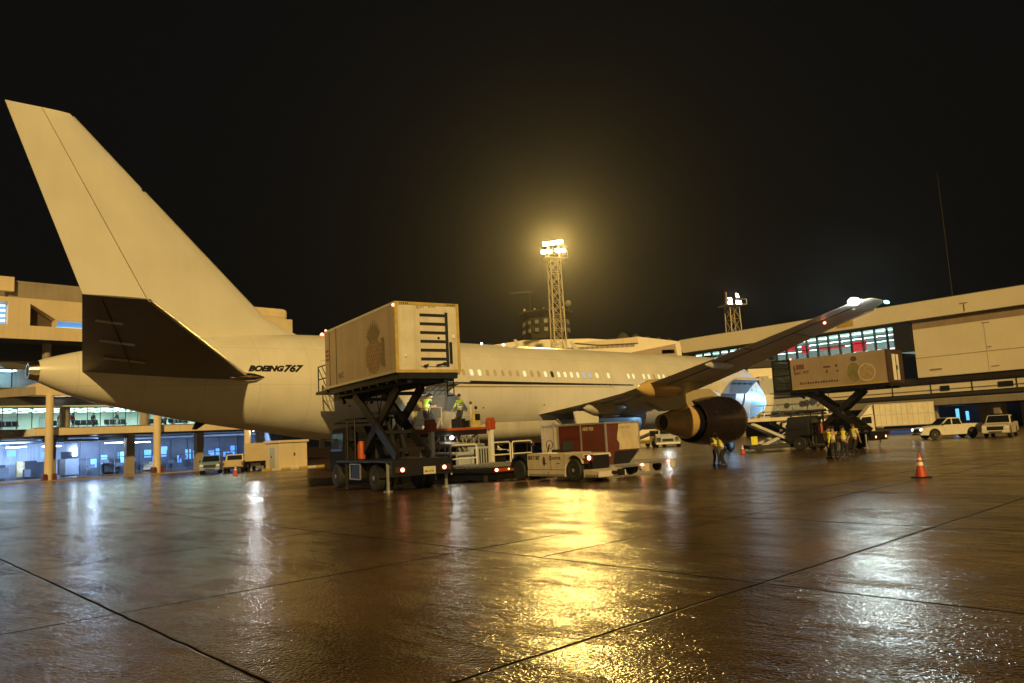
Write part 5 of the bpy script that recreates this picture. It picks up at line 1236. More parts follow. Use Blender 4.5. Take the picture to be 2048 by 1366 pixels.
# ---------------------------------------------------------------- second loader by the engine, its deck half raised
def scissor_platform():
    a = Vector((17.3, 57.8, 0)); b = Vector((22.9, 57.3, 0)); d = b - a; hd = atan2(d.y, d.x); L = d.length
    t = thing("scissor_loader", "empty scissor cargo loader with bare crossed arms, right of the engine", "cargo loader", (a.x, a.y, 0), hd)
    MB().box(-.4, L * .92, -1.3, 1.5, 2.15, 2.4).build("deck", "dark", t, bevel=.02)
    e = MB(); e.box(-.4, L * .92, -1.36, -1.31, 2.2, 2.46); e.build("deck_edge", "boxend", t)
    for s in (-1.1, 1.1):
        MB().bar((.1, s, 2.1), (3.6, s, .35), .10, .20).build("scissor_arm", "steel", t); MB().bar((.6, s + .15, .35), (4.6, s + .15, 2.1), .10, .20).build("scissor_arm", "steel", t); MB().bar((1.9, s - .12, 2.1), (5.0, s - .12, .45), .10, .2).build("scissor_arm", "steel", t)
    b_ = MB(); b_.box(-.2, L, -1.3, 1.3, .22, .5); b_.build("base_frame", "dark", t, bevel=.02)
    w = MB().box(L - 1.9, L + .1, -1.45, -1.32, .18, .62).build("bumper_board", "boxend", t)
    k = MB()
    for i in range(6): k.box(L - 1.75 + i * .3, L - 1.6 + i * .3, -1.46, -1.452, .27, .52)
    k.build("board_mark", "orange", w)
    for x in (.5, L - .7): wheel(t, x, -1.15, .3, .25, -1)
    g = MB()
    for k_ in range(5): g.tube((.5 + k_ * 1.1, 1.3, 2.4), (.5 + k_ * 1.1, 1.3, 3.4), .03)
    for z in (2.9, 3.4): g.tube((.5, 1.3, z), (4.9, 1.3, z), .03)
    g.build("deck_railing", "railw", t)
    dk = MB(); rnd = random.Random(9)
    for x in (2.2, 3.0, 3.6): dk.box(x, x + .35, -1.0, -.6, 2.4, 2.4 + rnd.uniform(.25, .6))
    dk.build("roller_drive", "dark", t)
    MB().box(-.1, .35, -1.5, -1.45, .55, 1.15).build("warning_board", "hiviz", t)
scissor_platform()

# ---------------------------------------------------------------- boarding bridge beyond the nose
def bridge():
    d = 77; a = at(1500, 790, d)
    t = thing("boarding_bridge", "pale grey boarding bridge beyond the aircraft nose, with machinery slung underneath", "boarding bridge", (a.x, d, 0), 0)
    X = lambda px: at(px, 780, d).x - a.x; Z = lambda y, px=1560: at(px, y, d).z
    MB().box(X(1512), X(1532), -1.2, 1.6, Z(790), Z(752)).build("cab", "bluegrey", t, bevel=.08)
    MB().box(X(1532.5), X(1600), -.9, 1.6, Z(787), Z(758)).build("tunnel", "bluegrey", t, bevel=.05)
    MB().box(X(1498), X(1600), -.2, 2.6, Z(757), Z(735)).build("upper_tunnel", "panelw", t, bevel=.05)
    MB().box(X(1496), X(1560), .3, 3.0, Z(732), Z(718)).build("bridge_roof_unit", "dark", t)
    MB().lathe([(Z(830, 1520), .75), (Z(806, 1520), 1.1), (Z(791, 1520), 1.15)], (X(1521), -.3, 0), 'z', 24, True).build("rotunda", "reflect", t, smooth=50)
    c = MB(); c.box(X(1532), X(1640), -.6, 1.5, Z(829), Z(792)); c.build("machinery_bay", "greym", t, bevel=.03)
    f = MB()
    for px, y, r in ((1566, 812, .25), (1597, 810, .30), (1606, 809, .3), (1618, 807, .34)): f.lathe([(-.72, r), (-.60, r)], (X(px), 0, Z(y)), 'y', 18, True)
    f.each("cooling_fan", "dark", t)
    p = MB()
    for y in (795, 826, 833): p.tube((X(1530), -.75, Z(y)), (X(1642), -.75, Z(y - 2)), .10)
    p.build("pipe", "dark", t)
    MB().box(X(1498), X(1517), -.6, .6, Z(833), Z(800)).build("lift_column", "panelw", t, bevel=.05)
    MB().box(X(1500), X(1660), -.8, .2, Z(835), Z(831)).build("walkway", "steel", t)
    l = MB(); l.box(X(1634), X(1652), .0, 1.2, 0, Z(800)); l.box(X(1560), X(1572), .4, 1.2, 0, Z(830)); l.each("support_leg", "panelw", t)
    b = MB(); b.tube((X(1507), -1.0, Z(835)), (X(1507), -1.0, Z(812)), .06); b.ell((X(1507), -1.0, Z(811)), .25, .2, .25); b.build("cab_control", "dark", t)
    MB().box(X(1605), X(1630), -1.0, 1.2, .3, Z(850)).build("ground_unit", "bluegrey", t, bevel=.1)
    lm = MB().box(X(1516), X(1524), -1.4, -1.25, Z(792), Z(789)).build("flood_lamp", "@tube", t)
    lamp("flood_lamp", 'SPOT', tuple(A(-4.0, 4.2, 3.4) - Vector((a.x, d, 0))), 9500, (.25, .60, 1), .15, parent=t, aim=tuple(A(4.2, 1.4, 4.9) - Vector((a.x, d, 0))), spot=radians(60))
bridge()

# ---------------------------------------------------------------- road vehicles
def pickup(name, lab, loc, rz, paint, doors_open=False, bar=False, lit=False, group=None):
    t = thing(name, lab, "pickup truck", loc, rz, group)
    W2 = .92; R = .38; xf, xr = 1.55, -1.55
    def arch(cx): return [(cx + .47 * cos(a), R + .04 + .47 * sin(a)) for a in [pi * k / 8 for k in range(9)]][::-1]
    low = [(-2.62, .50), (-2.62, 1.08), (-.80, 1.10), (-.78, 1.12), (.95, 1.12), (2.1, 1.02), (2.52, .92), (2.62, .72), (2.60, .40), (2.1, .34)]
    poly = low[:10] + arch(xf)[::-1] + [(1.0, .32), (-1.0, .32)] + arch(xr)[::-1] + [(-2.1, .42)]
    b = MB().prism(poly, -W2, W2).build("body", paint, t, bevel=.05)
    hb = .78
    c = MB(); c.loft([[(-.82, -W2 + .03, 1.10), (1.05, -W2 + .03, 1.10), (1.05, W2 - .03, 1.10), (-.82, W2 - .03, 1.10)], [(-.62, -hb, 1.72), (.30, -hb, 1.74), (.30, hb, 1.74), (-.62, hb, 1.72)]]); cb = c.build("cabin", paint, t, bevel=.05)
    gl = MB()
    gl.add([(1.02, -.80, 1.16), (1.02, .80, 1.16), (.36, .70, 1.70), (.36, -.70, 1.70)], [(0, 1, 2, 3)]).build("windscreen", "autoglass", cb)
    s_ = MB()
    for s in (1, -1):
        for x0, x1, u0, u1 in ((.12, .86, .1, .32), (-.70, .02, -.56, .0)): s_.add([(x0, s * (W2 - .015), 1.16), (x1, s * (W2 - .015), 1.16), (u1, s * (hb + .035), 1.64), (u0, s * (hb + .035), 1.64)], [(0, 1, 2, 3)])
    s_.each("side_window", "autoglass", cb)
    MB().add([(-.83, -.72, 1.2), (-.83, .72, 1.2), (-.66, .66, 1.64), (-.66, -.66, 1.64)], [(0, 1, 2, 3)]).build("rear_window", "autoglass", cb)
    MB().box(-2.52, -.86, -W2 + .1, W2 - .1, 1.075, 1.125).build("load_bed", "slot", t)
    rl = MB(); 
    for s in (1, -1): rl.box(-2.6, -.84, s * (W2 - .05) - .04, s * (W2 - .05) + .04, 1.08, 1.16)
    rl.box(-2.62, -2.54, -W2 + .02, W2 - .02, 1.06, 1.16); rl.build("bed_rail", paint, t)
    g = MB().box(2.55, 2.645, -.55, .55, .58, .88).build("grille", "slot", t, bevel=.02)
    bp = MB().box(2.50, 2.72, -W2, W2, .36, .55).build("front_bumper", paint, t, bevel=.04)
    MB().box(2.715, 2.735, -.45, .45, .40, .50).build("lower_intake", "slot", bp)
    MB().box(-2.78, -2.60, -W2 + .05, W2 - .05, .42, .58).build("rear_bumper", "dark", t, bevel=.03)
    for s in (1, -1):
        MB().box(2.40, 2.615, s * .74 - .15, s * .74 + .15, .74, .90).build("headlamp", "@head" if lit else "reflect", t, bevel=.03)
        MB().box(-2.64, -2.58, s * .84 - .07, s * .84 + .07, .68, 1.0).build("tail_lamp", "redp", t)
        m = MB(); m.box(.78, .92, s * 1.0 - .09, s * 1.0 + .09, 1.14, 1.28); m.build("mirror", "dark", t, bevel=.02)
        for x in (xf, xr): wheel(t, x, s * .80, R, .24, s, "greym")
    if doors_open:
        d = MB(); d.obox((.30, -1.28, .82), .95, .06, .9, Matrix.Rotation(-.95, 3, 'Z')); dd = d.build("open_door", paint, t, bevel=.02)
        MB().obox((-.62, -1.22, 1.1), .85, .06, 1.1, Matrix.Rotation(-1.1, 3, 'Z')).build("open_door", "dark", t)
        MB().box(-.75, .7, -W2 - .012, -W2 + .01, .5, 1.08).build("door_opening", "slot", t)
    if bar: MB().box(-.15, .1, -.6, .6, 1.75, 1.86).build("light_bar", "dark", t, bevel=.03)
    return t
g_ = "pickup trucks by the right terminal"
a = T(1850, 880); b = T(1975, 874)
pickup("pickup_truck", "white pickup facing left with its side doors open and headlights lit", (36.3, 65.0, 0), radians(178), "carw", True, False, True, g_)
pickup("pickup_truck", "white pickup seen nose on with a roof light bar, at the right edge", (39.1, 62.4, 0), radians(230), "carw", False, True, False, g_)
g2_ = "pickup trucks parked by the undercroft"
pickup("pickup_truck", "blue pickup parked nose out in front of the undercroft", (-30.4, 76.4, 0), radians(-72), "carb", False, False, False, g2_)
pickup("pickup_truck", "cream pickup with its open bed toward the camera, right of the blue pickup", (-28.2, 76.9, 0), radians(105), "carg", False, False, False, g2_)

def box_van(name, lab, loc, rz, L, H, paint, boxm, lit_tail=False, cat="truck"):
    t = thing(name, lab, cat, loc, rz); W2 = 1.1
    ch = MB().box(-L / 2, L / 2, -.45, .45, .45, .75).build("chassis", "frame", t)
    cb = MB(); x1 = L / 2; x0 = x1 - 1.75
    cb.loft([[(x0, y, .5), (x1, y, .5), (x1 + .02, y, 1.35), (x1 - .35, y * .93, 2.25), (x0, y * .95, 2.4)] for y in (-1.0, 1.0)]); c = cb.build("cab", paint, t, bevel=.06)
    MB().add([(x1 + .02, -.85, 1.4), (x1 + .02, .85, 1.4), (x1 - .31, .8, 2.2), (x1 - .31, -.8, 2.2)], [(0, 1, 2, 3)]).build("windscreen", "autoglass", c)
    s_ = MB()
    for s in (1, -1): s_.add([(x0 + .3, s * 1.01, 1.4), (x1 - .15, s * 1.01, 1.4), (x1 - .45, s * .965, 2.1), (x0 + .3, s * .97, 2.15)], [(0, 1, 2, 3)])
    s_.each("side_window", "autoglass", c)
    bx = MB().box(-L / 2, x0 - .08, -W2, W2, .95, H).build("cargo_box", boxm, t, bevel=.03)
    rb = MB(); n = int((L - 1.9) / .55)
    for k in range(n + 1):
        x = -L / 2 + .05 + k * (x0 - .13 + L / 2) / n
        for s in (1, -1): rb.box(x - .03, x + .03, s * W2 - .015, s * W2 + .02, 1.0, H - .05)
    for z in (1.02, (1 + H) / 2, H - .06):
        for s in (1, -1): rb.box(-L / 2, x0 - .1, s * W2 - .015, s * W2 + .022, z - .03, z + .03)
    rb.build("box_rib", "steel", bx)
    if H > 2.9: MB().loft([[(x0, -.9, 2.42), (x0, .9, 2.42), (x0, .85, H), (x0, -.85, H)], [(x1 - .5, -.85, 2.3), (x1 - .5, .85, 2.3), (x0 + .25, .75, H - .1), (x0 + .25, -.75, H - .1)]]).build("wind_deflector", paint, t, bevel=.05)
    for x in (x1 - .75, -L / 2 + 1.0):
        for s in (1, -1): wheel(t, x, s * .95, .42, .26, s)
    for s in (1, -1): 
        MB().box(x1 - .02, x1 + .05, s * .75 - .15, s * .75 + .15, .75, .95).build("headlamp", "@tail" if lit_tail else "reflect", c)
    return t
q = at(1790, 868, 88)
box_van("box_truck", "white ribbed box truck parked under the right terminal", (q.x, 88, 0), radians(172), 8.2, 3.5, "carw", "boxend")
for i, px in enumerate((1795, 1825)): pass
box_van("delivery_van", "cream high sided van parked between the pickups and the kiosk", (-26.6, 79.6, 0), radians(100), 5.4, 2.75, "carg", "carg", cat="van")
def equipment():
    o = T(508, 941); t = thing("ground_power_unit", "rusty cream tow tractor crammed with machinery, left of the kiosk", "tow tractor", (o.x, o.y + 1, 0), radians(200))
    MB().box(-1.6, 1.6, -.9, .9, .45, .62).build("deck", "equip", t, bevel=.03); b = MB().box(.3, 1.5, -.8, .8, .62, 1.55).build("engine_hood", "equip", t, bevel=.06)
    c = MB(); c.box(-.7, .3, -.85, -.78, .62, 2.0); c.box(-.7, .3, .78, .85, .62, 2.0); c.box(-.75, .35, -.88, .88, 2.0, 2.1); c.box(-.75, -.68, -.85, .85, .62, 1.3); c.build("operator_cab", "equip", t, bevel=.02)
    MB().box(-.69, .25, -.77, .77, 1.3, 1.98).build("cab_glass", "autoglass", t)
    m = MB(); rnd = random.Random(1)
    for k in range(9): x = -1.5 + rnd.random() * .8; y = rnd.uniform(-.7, .7); m.box(x, x + .3, y, y + .3, .62, .8 + rnd.random() * .7)
    m.build("pump_block", "dark", t); r = MB()
    for k in range(6): r.lathe([(-.05, .17), (.05, .17)], (1.0 - k * .42, .86, .9 + (k % 2) * .4), 'y', 12, True)
    r.build("gauge", "dark", t)
    for x in (-1.0, 1.0):
        for s in (1, -1): wheel(t, x, s * .78, .36, .24, s)
equipment()
def tug_far():
    o = T(1336, 893); t = thing("pushback_tractor", "pale wide pushback tractor facing the camera, under the engine tail", "tow tractor", (o.x, o.y, 0), radians(-100))
    MB().loft([[(x, -w, z0) if 0 else (x, -w, z0), (x, w, z0), (x, w * .9, z1), (x, -w * .9, z1)] for x, w, z0, z1 in ((-3, 1.4, .45, 1.25), (1.2, 1.45, .4, 1.45), (2.2, 1.4, .4, 1.3), (2.5, 1.2, .5, 1.0))]).build("body", "bluegrey", t, bevel=.06)
    c = MB(); c.loft([[(-.2, -1.0, 1.4), (1.3, -1.0, 1.4), (1.3, 1.0, 1.4), (-.2, 1.0, 1.4)], [(0, -.85, 2.05), (1.0, -.85, 2.05), (1.0, .85, 2.05), (0, .85, 2.05)]]); c.build("cab", "carw", t, bevel=.04)
    MB().add([(1.31, -.85, 1.45), (1.31, .85, 1.45), (1.05, .75, 2.0), (1.05, -.75, 2.0)], [(0, 1, 2, 3)]).build("windscreen", "autoglass", t)
    g = MB(); g.box(2.46, 2.53, -.6, .6, .62, .92); g.box(2.4, 2.5, -1.15, -.75, .6, 1.05); g.box(2.4, 2.5, .75, 1.15, .6, 1.05); g.build("grille", "slot", t)
    MB().box(2.5, 2.75, -1.3, 1.3, .32, .5).build("bumper", "reflect", t, bevel=.03)
    for x in (-2.0, 1.4):
        for s in (1, -1): wheel(t, x, s * 1.2, .48, .35, s)
    lamp("work_lamp", 'SPOT', (2.2, 0, 3.2), 130, (.9, 1, .95), .2, parent=t, aim=(8, 1.5, 0), spot=radians(110))
    MB().ell((2.0, 0, 2.1), .06, .12, .05).build("work_light", "@head", t)
tug_far()
def steps_unit():
    o = T(1300, 893); t = thing("belt_loader", "yellow and grey belt loader half hidden behind the container", "belt loader", (o.x - .3, o.y - 3, 0), radians(-60))
    MB().box(-2.5, 2.0, -.8, .8, .4, .8).build("chassis", "yellow", t, bevel=.04); MB().box(.6, 1.6, -.75, -.1, .8, 1.9).build("operator_cab", "yellow", t, bevel=.04)
    MB().box(.7, 1.62, -.76, -.2, 1.25, 1.8).build("cab_window", "slot", t); MB().bar((-3.2, .35, .9), (3.0, .35, 2.3), .8, .22).build("conveyor", "greym", t)
    for x in (-1.6, 1.3):
        for s in (1, -1): wheel(t, x, s * .75, .34, .24, s)
steps_unit()

def baggage_cart(lab, px, py, d, hd, cover):
    p = at(px, py, d); t = thing("baggage_cart", lab, "baggage cart", (p.x, d, 0), hd, "baggage carts beyond the belly")
    MB().box(-1.5, 1.5, -.75, .75, .42, .52).build("deck", "steel", t, bevel=.02)
    f = MB()
    for x in (-1.45, 1.45):
        for y in (-.7, .7): f.box(x - .03, x + .03, y - .03, y + .03, .52, 1.75)
    f.build("frame", "railw", t)
    MB().prism([(-.85, 1.72), (.85, 1.72), (.6, 1.9), (-.6, 1.9)], -1.6, 1.6, 'x').build("cover", cover, t, bevel=.02)
    b = MB(); rnd = random.Random(int(px))
    for k in range(7): x = -1.35 + k * .38; b.box(x, x + .34, -.5, .3, .53, .53 + rnd.uniform(.4, .95))
    b.each("suitcase", "navy" if cover == "blue" else "blue", t, bevel=.03)
    for x in (-1.0, 1.0):
        for s in (1, -1): wheel(t, x, s * .62, .2, .14, s)
    d_ = MB(); d_.tube((1.5, 0, .4), (2.4, 0, .3), .04); d_.build("drawbar", "steel", t)
baggage_cart("blue covered baggage cart under the belly, just right of the cargo loader", 1010, 905, 54, radians(140), "blue")
baggage_cart("white covered baggage cart under the belly, behind the tow tractor", 1068, 905, 56, radians(145), "reflect")
baggage_cart("blue covered baggage cart under the belly, left of the cargo loader", 880, 905, 58, radians(135), "blue")
# kiosk with its painted kerb
def kiosk():
    c = Vector((-22.9, 76.2, 0)); t = thing("equipment_kiosk", "small cream equipment kiosk with a flat overhanging roof", "kiosk", (c.x, c.y, 0), radians(48))
    MB().box(-1.5, 1.6, -1.2, 1.3, .13, 2.62).build("wall", "concrete", t, bevel=.02); MB().box(-1.65, 1.75, -1.35, 1.45, 2.62, 2.85).build("roof", "concrete", t, bevel=.02)
    MB().box(-1.53, -1.5, -.5, .5, .2, 2.2).build("door", "bluegrey", t); v = MB()
    v.box(.1, .25, -1.23, -1.2, 1.3, 1.6); v.box(-1.55, -1.53, .1, .25, 1.2, 1.4); v.build("lock_plate", "dark", t)
kiosk()
k0 = Vector((-24.0, 72.6, 0)); hk = radians(52)
for i in range(7):
    p = k0 + Vector((cos(hk), sin(hk), 0)) * (i * 1.02)
    o = MB().prism([(0, 0), (.98, 0), (.98, .22), (0, .22)], 0, .28, 'y').build("kerb_block", "yellow" if i % 2 == 0 else "boxend", None, bevel=.02, loc=p, rz=hk)
    o["kind"] = None; del o["kind"]
    tag(o, ("first yellow kerb block, nearest the tow tractor full of machinery", "first cream kerb block in front of the kiosk", "yellow kerb block left of the kiosk's middle", "cream kerb block at the middle of the kiosk", "yellow kerb block right of the kiosk's middle", "last cream kerb block before the catering truck", "last yellow kerb block, partly hidden by the catering truck")[i], "kerb block", "painted kerb blocks by the kiosk")

# cones
def cone(lab, loc, h, wide=False):
    t = thing("traffic_cone", lab, "traffic cone", loc, random.random(), "orange traffic cones"); s = h / .72
    MB().prism([(-.2 * s, -.2 * s), (.2 * s, -.2 * s), (.2 * s, .2 * s), (-.2 * s, .2 * s)], 0, .035 * s, 'z').build("base", "rubber" if wide else "cone", t, bevel=.01)
    MB().lathe([(.035 * s, .155 * s), (.06 * s, .15 * s), (.72 * s, .025 * s)], ax='z', n=24, cap=True).build("cone_body", "cone", t, smooth=40)
    for z0, z1 in ((.36, .46), (.52, .59)):
        r = lambda z: (.15 - (z - .06) / .66 * .125) * s + .003
        MB().lathe([(z0 * s, r(z0)), (z1 * s, r(z1))], ax='z', n=24).build("reflective_band", "reflect", t, smooth=40)
    return t
q = T(1843, 955); cone("nearest orange cone with white bands standing alone on the wet apron at right", (q.x, q.y, q.z), .66, True)
q = T(471, 950); cone("small orange cone in front of the parked vehicles at left", (q.x, q.y, q.z), .85)
q = T(1486, 908); cone("small orange cone under the front of the engine", (q.x, q.y, q.z), .72)

# ================================================================== PEOPLE
def skin(name, verts, edges, mat, parent, extra=None, sub=1, root=0):
    me = bpy.data.meshes.new(name); me.from_pydata([v[0] for v in verts], edges, []); o = bpy.data.objects.new(name, me); COL.objects.link(o)
    m = o.modifiers.new("s", 'SKIN'); m.use_smooth_shade = True
    for i, v in enumerate(verts): me.skin_vertices[0].data[i].radius = v[1]; me.skin_vertices[0].data[i].use_root = (i == root)
    sb = o.modifiers.new("u", 'SUBSURF'); sb.levels = sb.render_levels = sub
    dg = bpy.context.evaluated_depsgraph_get(); dg.update(); ev = o.evaluated_get(dg); em_ = ev.to_mesh()
    mb = MB(); mb.v = [tuple(v.co) for v in em_.vertices]; mb.f = [tuple(p.vertices) for p in em_.polygons]; ev.to_mesh_clear()
    bpy.data.objects.remove(o); bpy.data.meshes.remove(me)
    if extra: extra(mb)
    return mb.build(name, mat, parent, smooth=80)
def ik(a, b, l1, l2, bend):
    a = Vector(a); b = Vector(b); d = b - a; D = min(d.length, (l1 + l2) * .995); x = d.normalized(); u = (l1 * l1 - l2 * l2 + D * D) / (2 * D); h = math.sqrt(max(0, l1 * l1 - u * u))
    n = (Vector(bend) - x * Vector(bend).dot(x)).normalized(); return a + x * u + n * h
def person(lab, loc, rz, pose, vest="hiviz", trouser="navy", shirt=None, head="mask", group=None, height=1.72, hatm="hair"):
    t = thing("person", lab, "person", loc, rz, group); s = height / 1.72
    V = lambda x, y, z: Vector((x * s, y * s, z * s))
    lean = pose.get('lean', 0); hip = V(0, 0, pose.get('hip', .93))
    def up(h, x=0, y=0): return hip + V(sin(lean) * h + x * cos(lean), y, cos(lean) * h - x * sin(lean))
    sp, chest, neck = up(.20), up(.40), up(.54)
    hd = up(.60, .02) + V(.02 + pose.get('nod', 0) * .06, 0, 0); top = hd + V(.01 + pose.get('nod', 0) * .03, 0, .11)
    shL, shR = up(.46, 0, .185), up(.46, 0, -.185)
    fl, fr = V(*pose.get('fl', (.0, .10, .07))), V(*pose.get('fr', (.0, -.10, .07)))
    hl, hr = V(*pose.get('hl', (.06, .27, .80))), V(*pose.get('hr', (.06, -.27, .80)))
    hpL, hpR = hip + V(0, .095, -.04), hip + V(0, -.095, -.04)
    kl, kr = ik(hpL, fl, .43 * s, .43 * s, (1, 0, .2)), ik(hpR, fr, .43 * s, .43 * s, (1, 0, .2))
    el, er = ik(shL, hl, .29 * s, .27 * s, (-.6, .5, -.6)), ik(shR, hr, .29 * s, .27 * s, (-.6, -.5, -.6))
    R = lambda a, b=None: (a * s, (b or a) * s)
    vs = [(hip, R(.13, .10)), (sp, R(.12, .09)), (chest, R(.145, .10)), (neck, R(.055)), (hd, R(.072, .085)), (top, R(.085, .095)), (top + V(0, 0, .055), R(.06, .07)),
          (shL, R(.06)), (el, R(.043)), (hl, R(.028)), (shR, R(.06)), (er, R(.043)), (hr, R(.028)),
          (hpL, R(.085)), (kl, R(.055)), (fl, R(.038)), (fl + V(.15, .01, -.035), R(.035, .03)), (hpR, R(.085)), (kr, R(.055)), (fr, R(.038)), (fr + V(.15, -.01, -.035), R(.035, .03))]
    ed = [(0, 1), (1, 2), (2, 3), (3, 4), (4, 5), (5, 6), (2, 7), (7, 8), (8, 9), (2, 10), (10, 11), (11, 12), (0, 13), (13, 14), (14, 15), (15, 16), (0, 17), (17, 18), (18, 19), (19, 20)]
    for wi, ei, sd in ((9, 8, 1), (12, 11, -1)):
        w = vs[wi][0]; d = (w - vs[ei][0]).normalized(); pl = len(vs); lat = d.cross(Vector((1, 0, 0))).normalized() if abs(d.x) < .9 else d.cross(Vector((0, 0, 1))).normalized(); cu = d.cross(lat)
        vs.append((w + d * .085 * s, R(.030, .018))); ed.append((wi, pl))
        for k, (off, ln) in enumerate(((-.026, .062), (-.009, .074), (.009, .070), (.026, .055))):
            b = len(vs); vs.append((w + d * .115 * s + lat * off * s, R(.0095))); vs.append((w + (d * (.115 + ln * .55) + lat * off * 1.1 + cu * .012) * s, R(.0085))); vs.append((w + (d * (.115 + ln * .8) + lat * off * 1.1 + cu * .035) * s, R(.007))); ed += [(pl, b), (b, b + 1), (b + 1, b + 2)]
        b = len(vs); vs.append((w + (d * .06 - lat * .045 + cu * .015) * s, R(.011))); vs.append((w + (d * .095 - lat * .055 + cu * .03) * s, R(.009))); ed += [(pl, b), (b, b + 1)]
    def face(mb):
        mb.ell(top + V(.098, 0, -.005), .02 * s, .014 * s, .022 * s, 6, 5)
        for sd in (1, -1): mb.ell(top + V(-.005, .088 * sd, -.005), .018 * s, .012 * s, .03 * s, 6, 5)
    bo = skin("body", vs, ed, "skin", t, face)
    tv = [(hip + V(0, 0, .05), R(.150, .118)), (hip, R(.152, .125)), (hpL, R(.105)), (kl, R(.078)), (fl + V(0, 0, .03), R(.062)), (hpR, R(.105)), (kr, R(.078)), (fr + V(0, 0, .03), R(.062))]
    skin("trousers", tv, [(0, 1), (1, 2), (2, 3), (3, 4), (1, 5), (5, 6), (6, 7)], trouser, t)
    for f, sd in ((fl, 1), (fr, -1)): 
        MB().loft([[(f.x + x * s, f.y + y * s, f.z + z * s) for x, y, z in ((-.08, -w, zt - .0), (-.08, w, zt), (.10, w, zt * .9), (.19, w * .6, zt * .3 - .02), (.19, -w * .6, zt * .3 - .02), (.10, -w, zt * .9))] for w, zt in ((.045, -.07), (.05, -.035), (.043, .03))]).build("shoe", "blackcloth", t)
    jv = [(up(.02), R(.150, .120)), (sp, R(.145, .118)), (chest, R(.165, .125)), (up(.50), R(.085, .08)), (shL, R(.082)), (shL + (el - shL) * .75, R(.068)), (shR, R(.082)), (shR + (er - shR) * .75, R(.068))]
    je = [(0, 1), (1, 2), (2, 3), (2, 4), (4, 5), (2, 6), (6, 7)]
    if shirt:      # shirt with sleeves below a sleeveless vest
        skin("shirt", jv, je, shirt, t, root=2)
        skin("vest", [(up(.0), R(.160, .130)), (sp, R(.156, .128)), (chest, R(.176, .136)), (up(.47), R(.14, .10))], [(0, 1), (1, 2), (2, 3)], vest, t, root=2)
    else:
        jv[5] = (el, R(.066)); jv[7] = (er, R(.066)); n = len(jv); jv += [(el + (hl - el) * .85, R(.05)), (er + (hr - er) * .85, R(.05))]; je += [(5, n), (7, n + 1)]
        skin("jacket", jv, je, vest, t, root=2)
    if vest.startswith("hiv"):
        tp = MB()
        for h_ in (.16, .27):
            c = up(h_); rings = []
            for dz in (-.022, .022): rings.append([tuple(c + V(.142 * cos(a) + sin(lean) * dz, .178 * sin(a), dz)) for a in [2 * pi * k / 18 for k in range(18)]])
            tp.loft(rings, False)
        tp.build("reflective_band", "tape", t, smooth=60)
    MB().ell(top + V(-.012, 0, .035), .108 * s, .098 * s, .092 * s, 14, 9).build("hair" if hatm == "hair" else "cap", hatm, t, smooth=60)
    if head == "mask": MB().ell(top + V(.065, 0, -.05), .045 * s, .065 * s, .05 * s, 10, 7).build("face_mask", "mask", t, smooth=60)
    return t
walk = dict(fl=(.26, .09, .07), fr=(-.24, -.09, .12), hl=(-.12, .26, .84), hr=(.26, -.24, .90))
stand = dict(fl=(.03, .11, .07), fr=(-.03, -.11, .07))
hold = dict(fl=(.05, .11, .07), fr=(-.05, -.11, .07), hl=(.30, .10, 1.10), hr=(.30, -.08, 1.12), nod=.8)
work = dict(fl=(.10, .12, .07), fr=(-.10, -.12, .07), hl=(.42, .14, 1.0), hr=(.45, -.12, 1.05), lean=.22, nod=1)
point = dict(fl=(.05, .1, .07), fr=(-.05, -.1, .07), hl=(.52, .18, 1.32), hr=(.30, -.22, 1.0))
bend = dict(fl=(.06, .10, .07), fr=(-.04, -.10, .07), hl=(.38, .14, .98), hr=(.40, -.10, 1.02), lean=.38, nod=1.2)
def put(px, py): q = T(px, py); return (q.x, q.y, q.z)
gE = "ground crew below the engine"
person("masked worker in a yellow vest standing below the engine, facing the camera", put(1433, 931), radians(-75), hold, "hiviz", "navy", "greym" if 0 else "navy", "mask", gE, 1.70)
person("worker in a yellow jacket stooping with his back to the camera, below the engine", put(1449, 933), radians(150), bend, "hiviz", "blackcloth", None, "none", gE, 1.66)
gG = "ground crew in front of the far catering truck"
person("leftmost of the ground crew by the far catering truck, side on in a yellow vest", put(1658, 917), radians(20), hold, "hiviz", "navy", "shirtw", "mask", gG, 1.68)
person("worker with back turned and dark trousers, second from left in the crew group", put(1671, 918), radians(95), stand, "hiviz", "blackcloth", None, "none", gG, 1.72)
person("worker in a dark shirt and reflective vest, third from left in the crew group", put(1691, 918), radians(70), hold, "hiviz", "navy", "navy", "none", gG, 1.72)
person("worker in a long yellow vest walking on the right of the crew group", put(1713, 912), radians(195), walk, "hiviz", "blackcloth", "tugc", "none", gG, 1.78)
gD = "loading crew at the rear hold"
def deck(X, Y, Z=2.645): q = A(X, Y, Z); return (q.x, q.y, q.z)
person("masked worker in a lime vest in the cargo doorway, head bowed", deck(37.75, 3.25), PSI - radians(60), hold, "hivizg", "navy", "hivizg", "mask", gD, 1.70)
person("dark haired worker in a lime vest at the left jamb of the cargo doorway", deck(38.05, 3.45), PSI + radians(30), work, "hivizg", "blackcloth", "navy", "none", gD, 1.68)
person("worker in a lime jacket and dark cap pointing at the hold from the loader deck", deck(36.15, 3.7), PSI + radians(195), point, "hivizg", "blackcloth", None, "none", gD, 1.66)
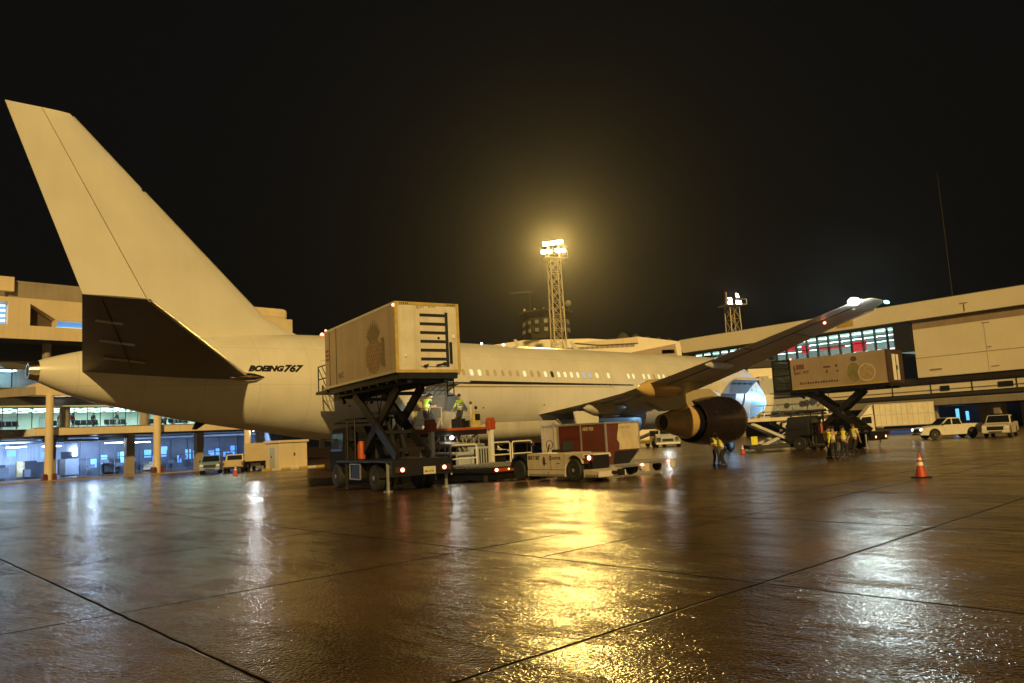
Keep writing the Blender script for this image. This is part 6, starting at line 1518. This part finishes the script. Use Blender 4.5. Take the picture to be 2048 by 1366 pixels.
# carton being handed at the door
q = A(38.75, 3.5, 3.75); tag(MB().box(-.3, .3, -.22, .22, -.22, .22).build("cardboard_box", "tan", None, bevel=.01, loc=q, rz=PSI), "brown cardboard box at the left of the cargo doorway", "box")
q = o2 + Vector((cos(h2), sin(h2), 0)) * 7.4 + Vector((-sin(h2), cos(h2), 0)) * .2
person("worker in a pale shirt standing inside the glazed front cage of the far catering truck", (q.x, q.y, 4.31), h2 + radians(60), hold, "shirtw", "navy", None, "none", None, 1.70)
# passengers in the lit hall
gP = "passengers in the waiting hall"
sit = dict(hip=.50, fl=(.46, .12, .07), fr=(.44, -.12, .07), hl=(.34, .12, .62), hr=(.34, -.10, .62))
def hall(x, y=3.9): q = LM @ Vector((x, y, 5.43)); return (q.x, q.y, q.z)
for x, y, pose, v, tr, ang, lab in ((3.6, 3.6, stand, "shirtr", "navy", -60, "passenger in a red top standing alone in the lit hall"), (2.2, 3.8, work, "shirtr", "shirtw", -10, "passenger in red leaning over a bench in the lit hall"),
                                    (5.6, 3.4, stand, "navy", "blackcloth", 30, "passenger in dark clothes by the hall bench right of the red tops"), (8.3, 3.7, work, "blackcloth", "shirtw", 190, "passenger in black stooping beside the dark hall column"),
                                    (11.3, 3.4, stand, "shirtw", "navy", 0, "passenger in a pale shirt just right of the second tall column"), (12.6, 3.3, walk, "blackcloth", "navy", 170, "passenger in black walking in the hall right of the second tall column"),
                                    (13.6, 3.6, stand, "shirtr", "blackcloth", 200, "passenger in a red shirt among the hall group above the parked cars"), (14.4, 3.4, stand, "navy", "shirtw", -50, "passenger in navy at the right of the hall group above the parked cars"),
                                    (-3.2, 3.6, stand, "shirtw", "navy", 40, "lone pale passenger in the hall left of the first tall column")):
    person(lab, hall(x, y), LU + radians(ang), pose, v, tr, None, "none", gP, 1.68)

# ================================================================== HAZE: damp night air round the whole place
def haze():
    m = bpy.data.materials.new("haze"); m.use_nodes = True; t = m.node_tree
    for n in list(t.nodes):
        if n.type == 'BSDF_PRINCIPLED': t.nodes.remove(n)
    v = _n(t, "ShaderNodeVolumePrincipled"); v.inputs["Color"].default_value = (.92, .92, .90, 1); v.inputs["Density"].default_value = HAZE; v.inputs["Anisotropy"].default_value = .88
    t.links.new(v.outputs[0], t.nodes["Material Output"].inputs["Volume"])
    o = MB().box(-150, 170, -30, 300, -1.2, 50).build("haze", m); tag(o, "thin damp night haze over the apron", kind="stuff")
    return o
HAZE = .00026
if HAZE: haze()
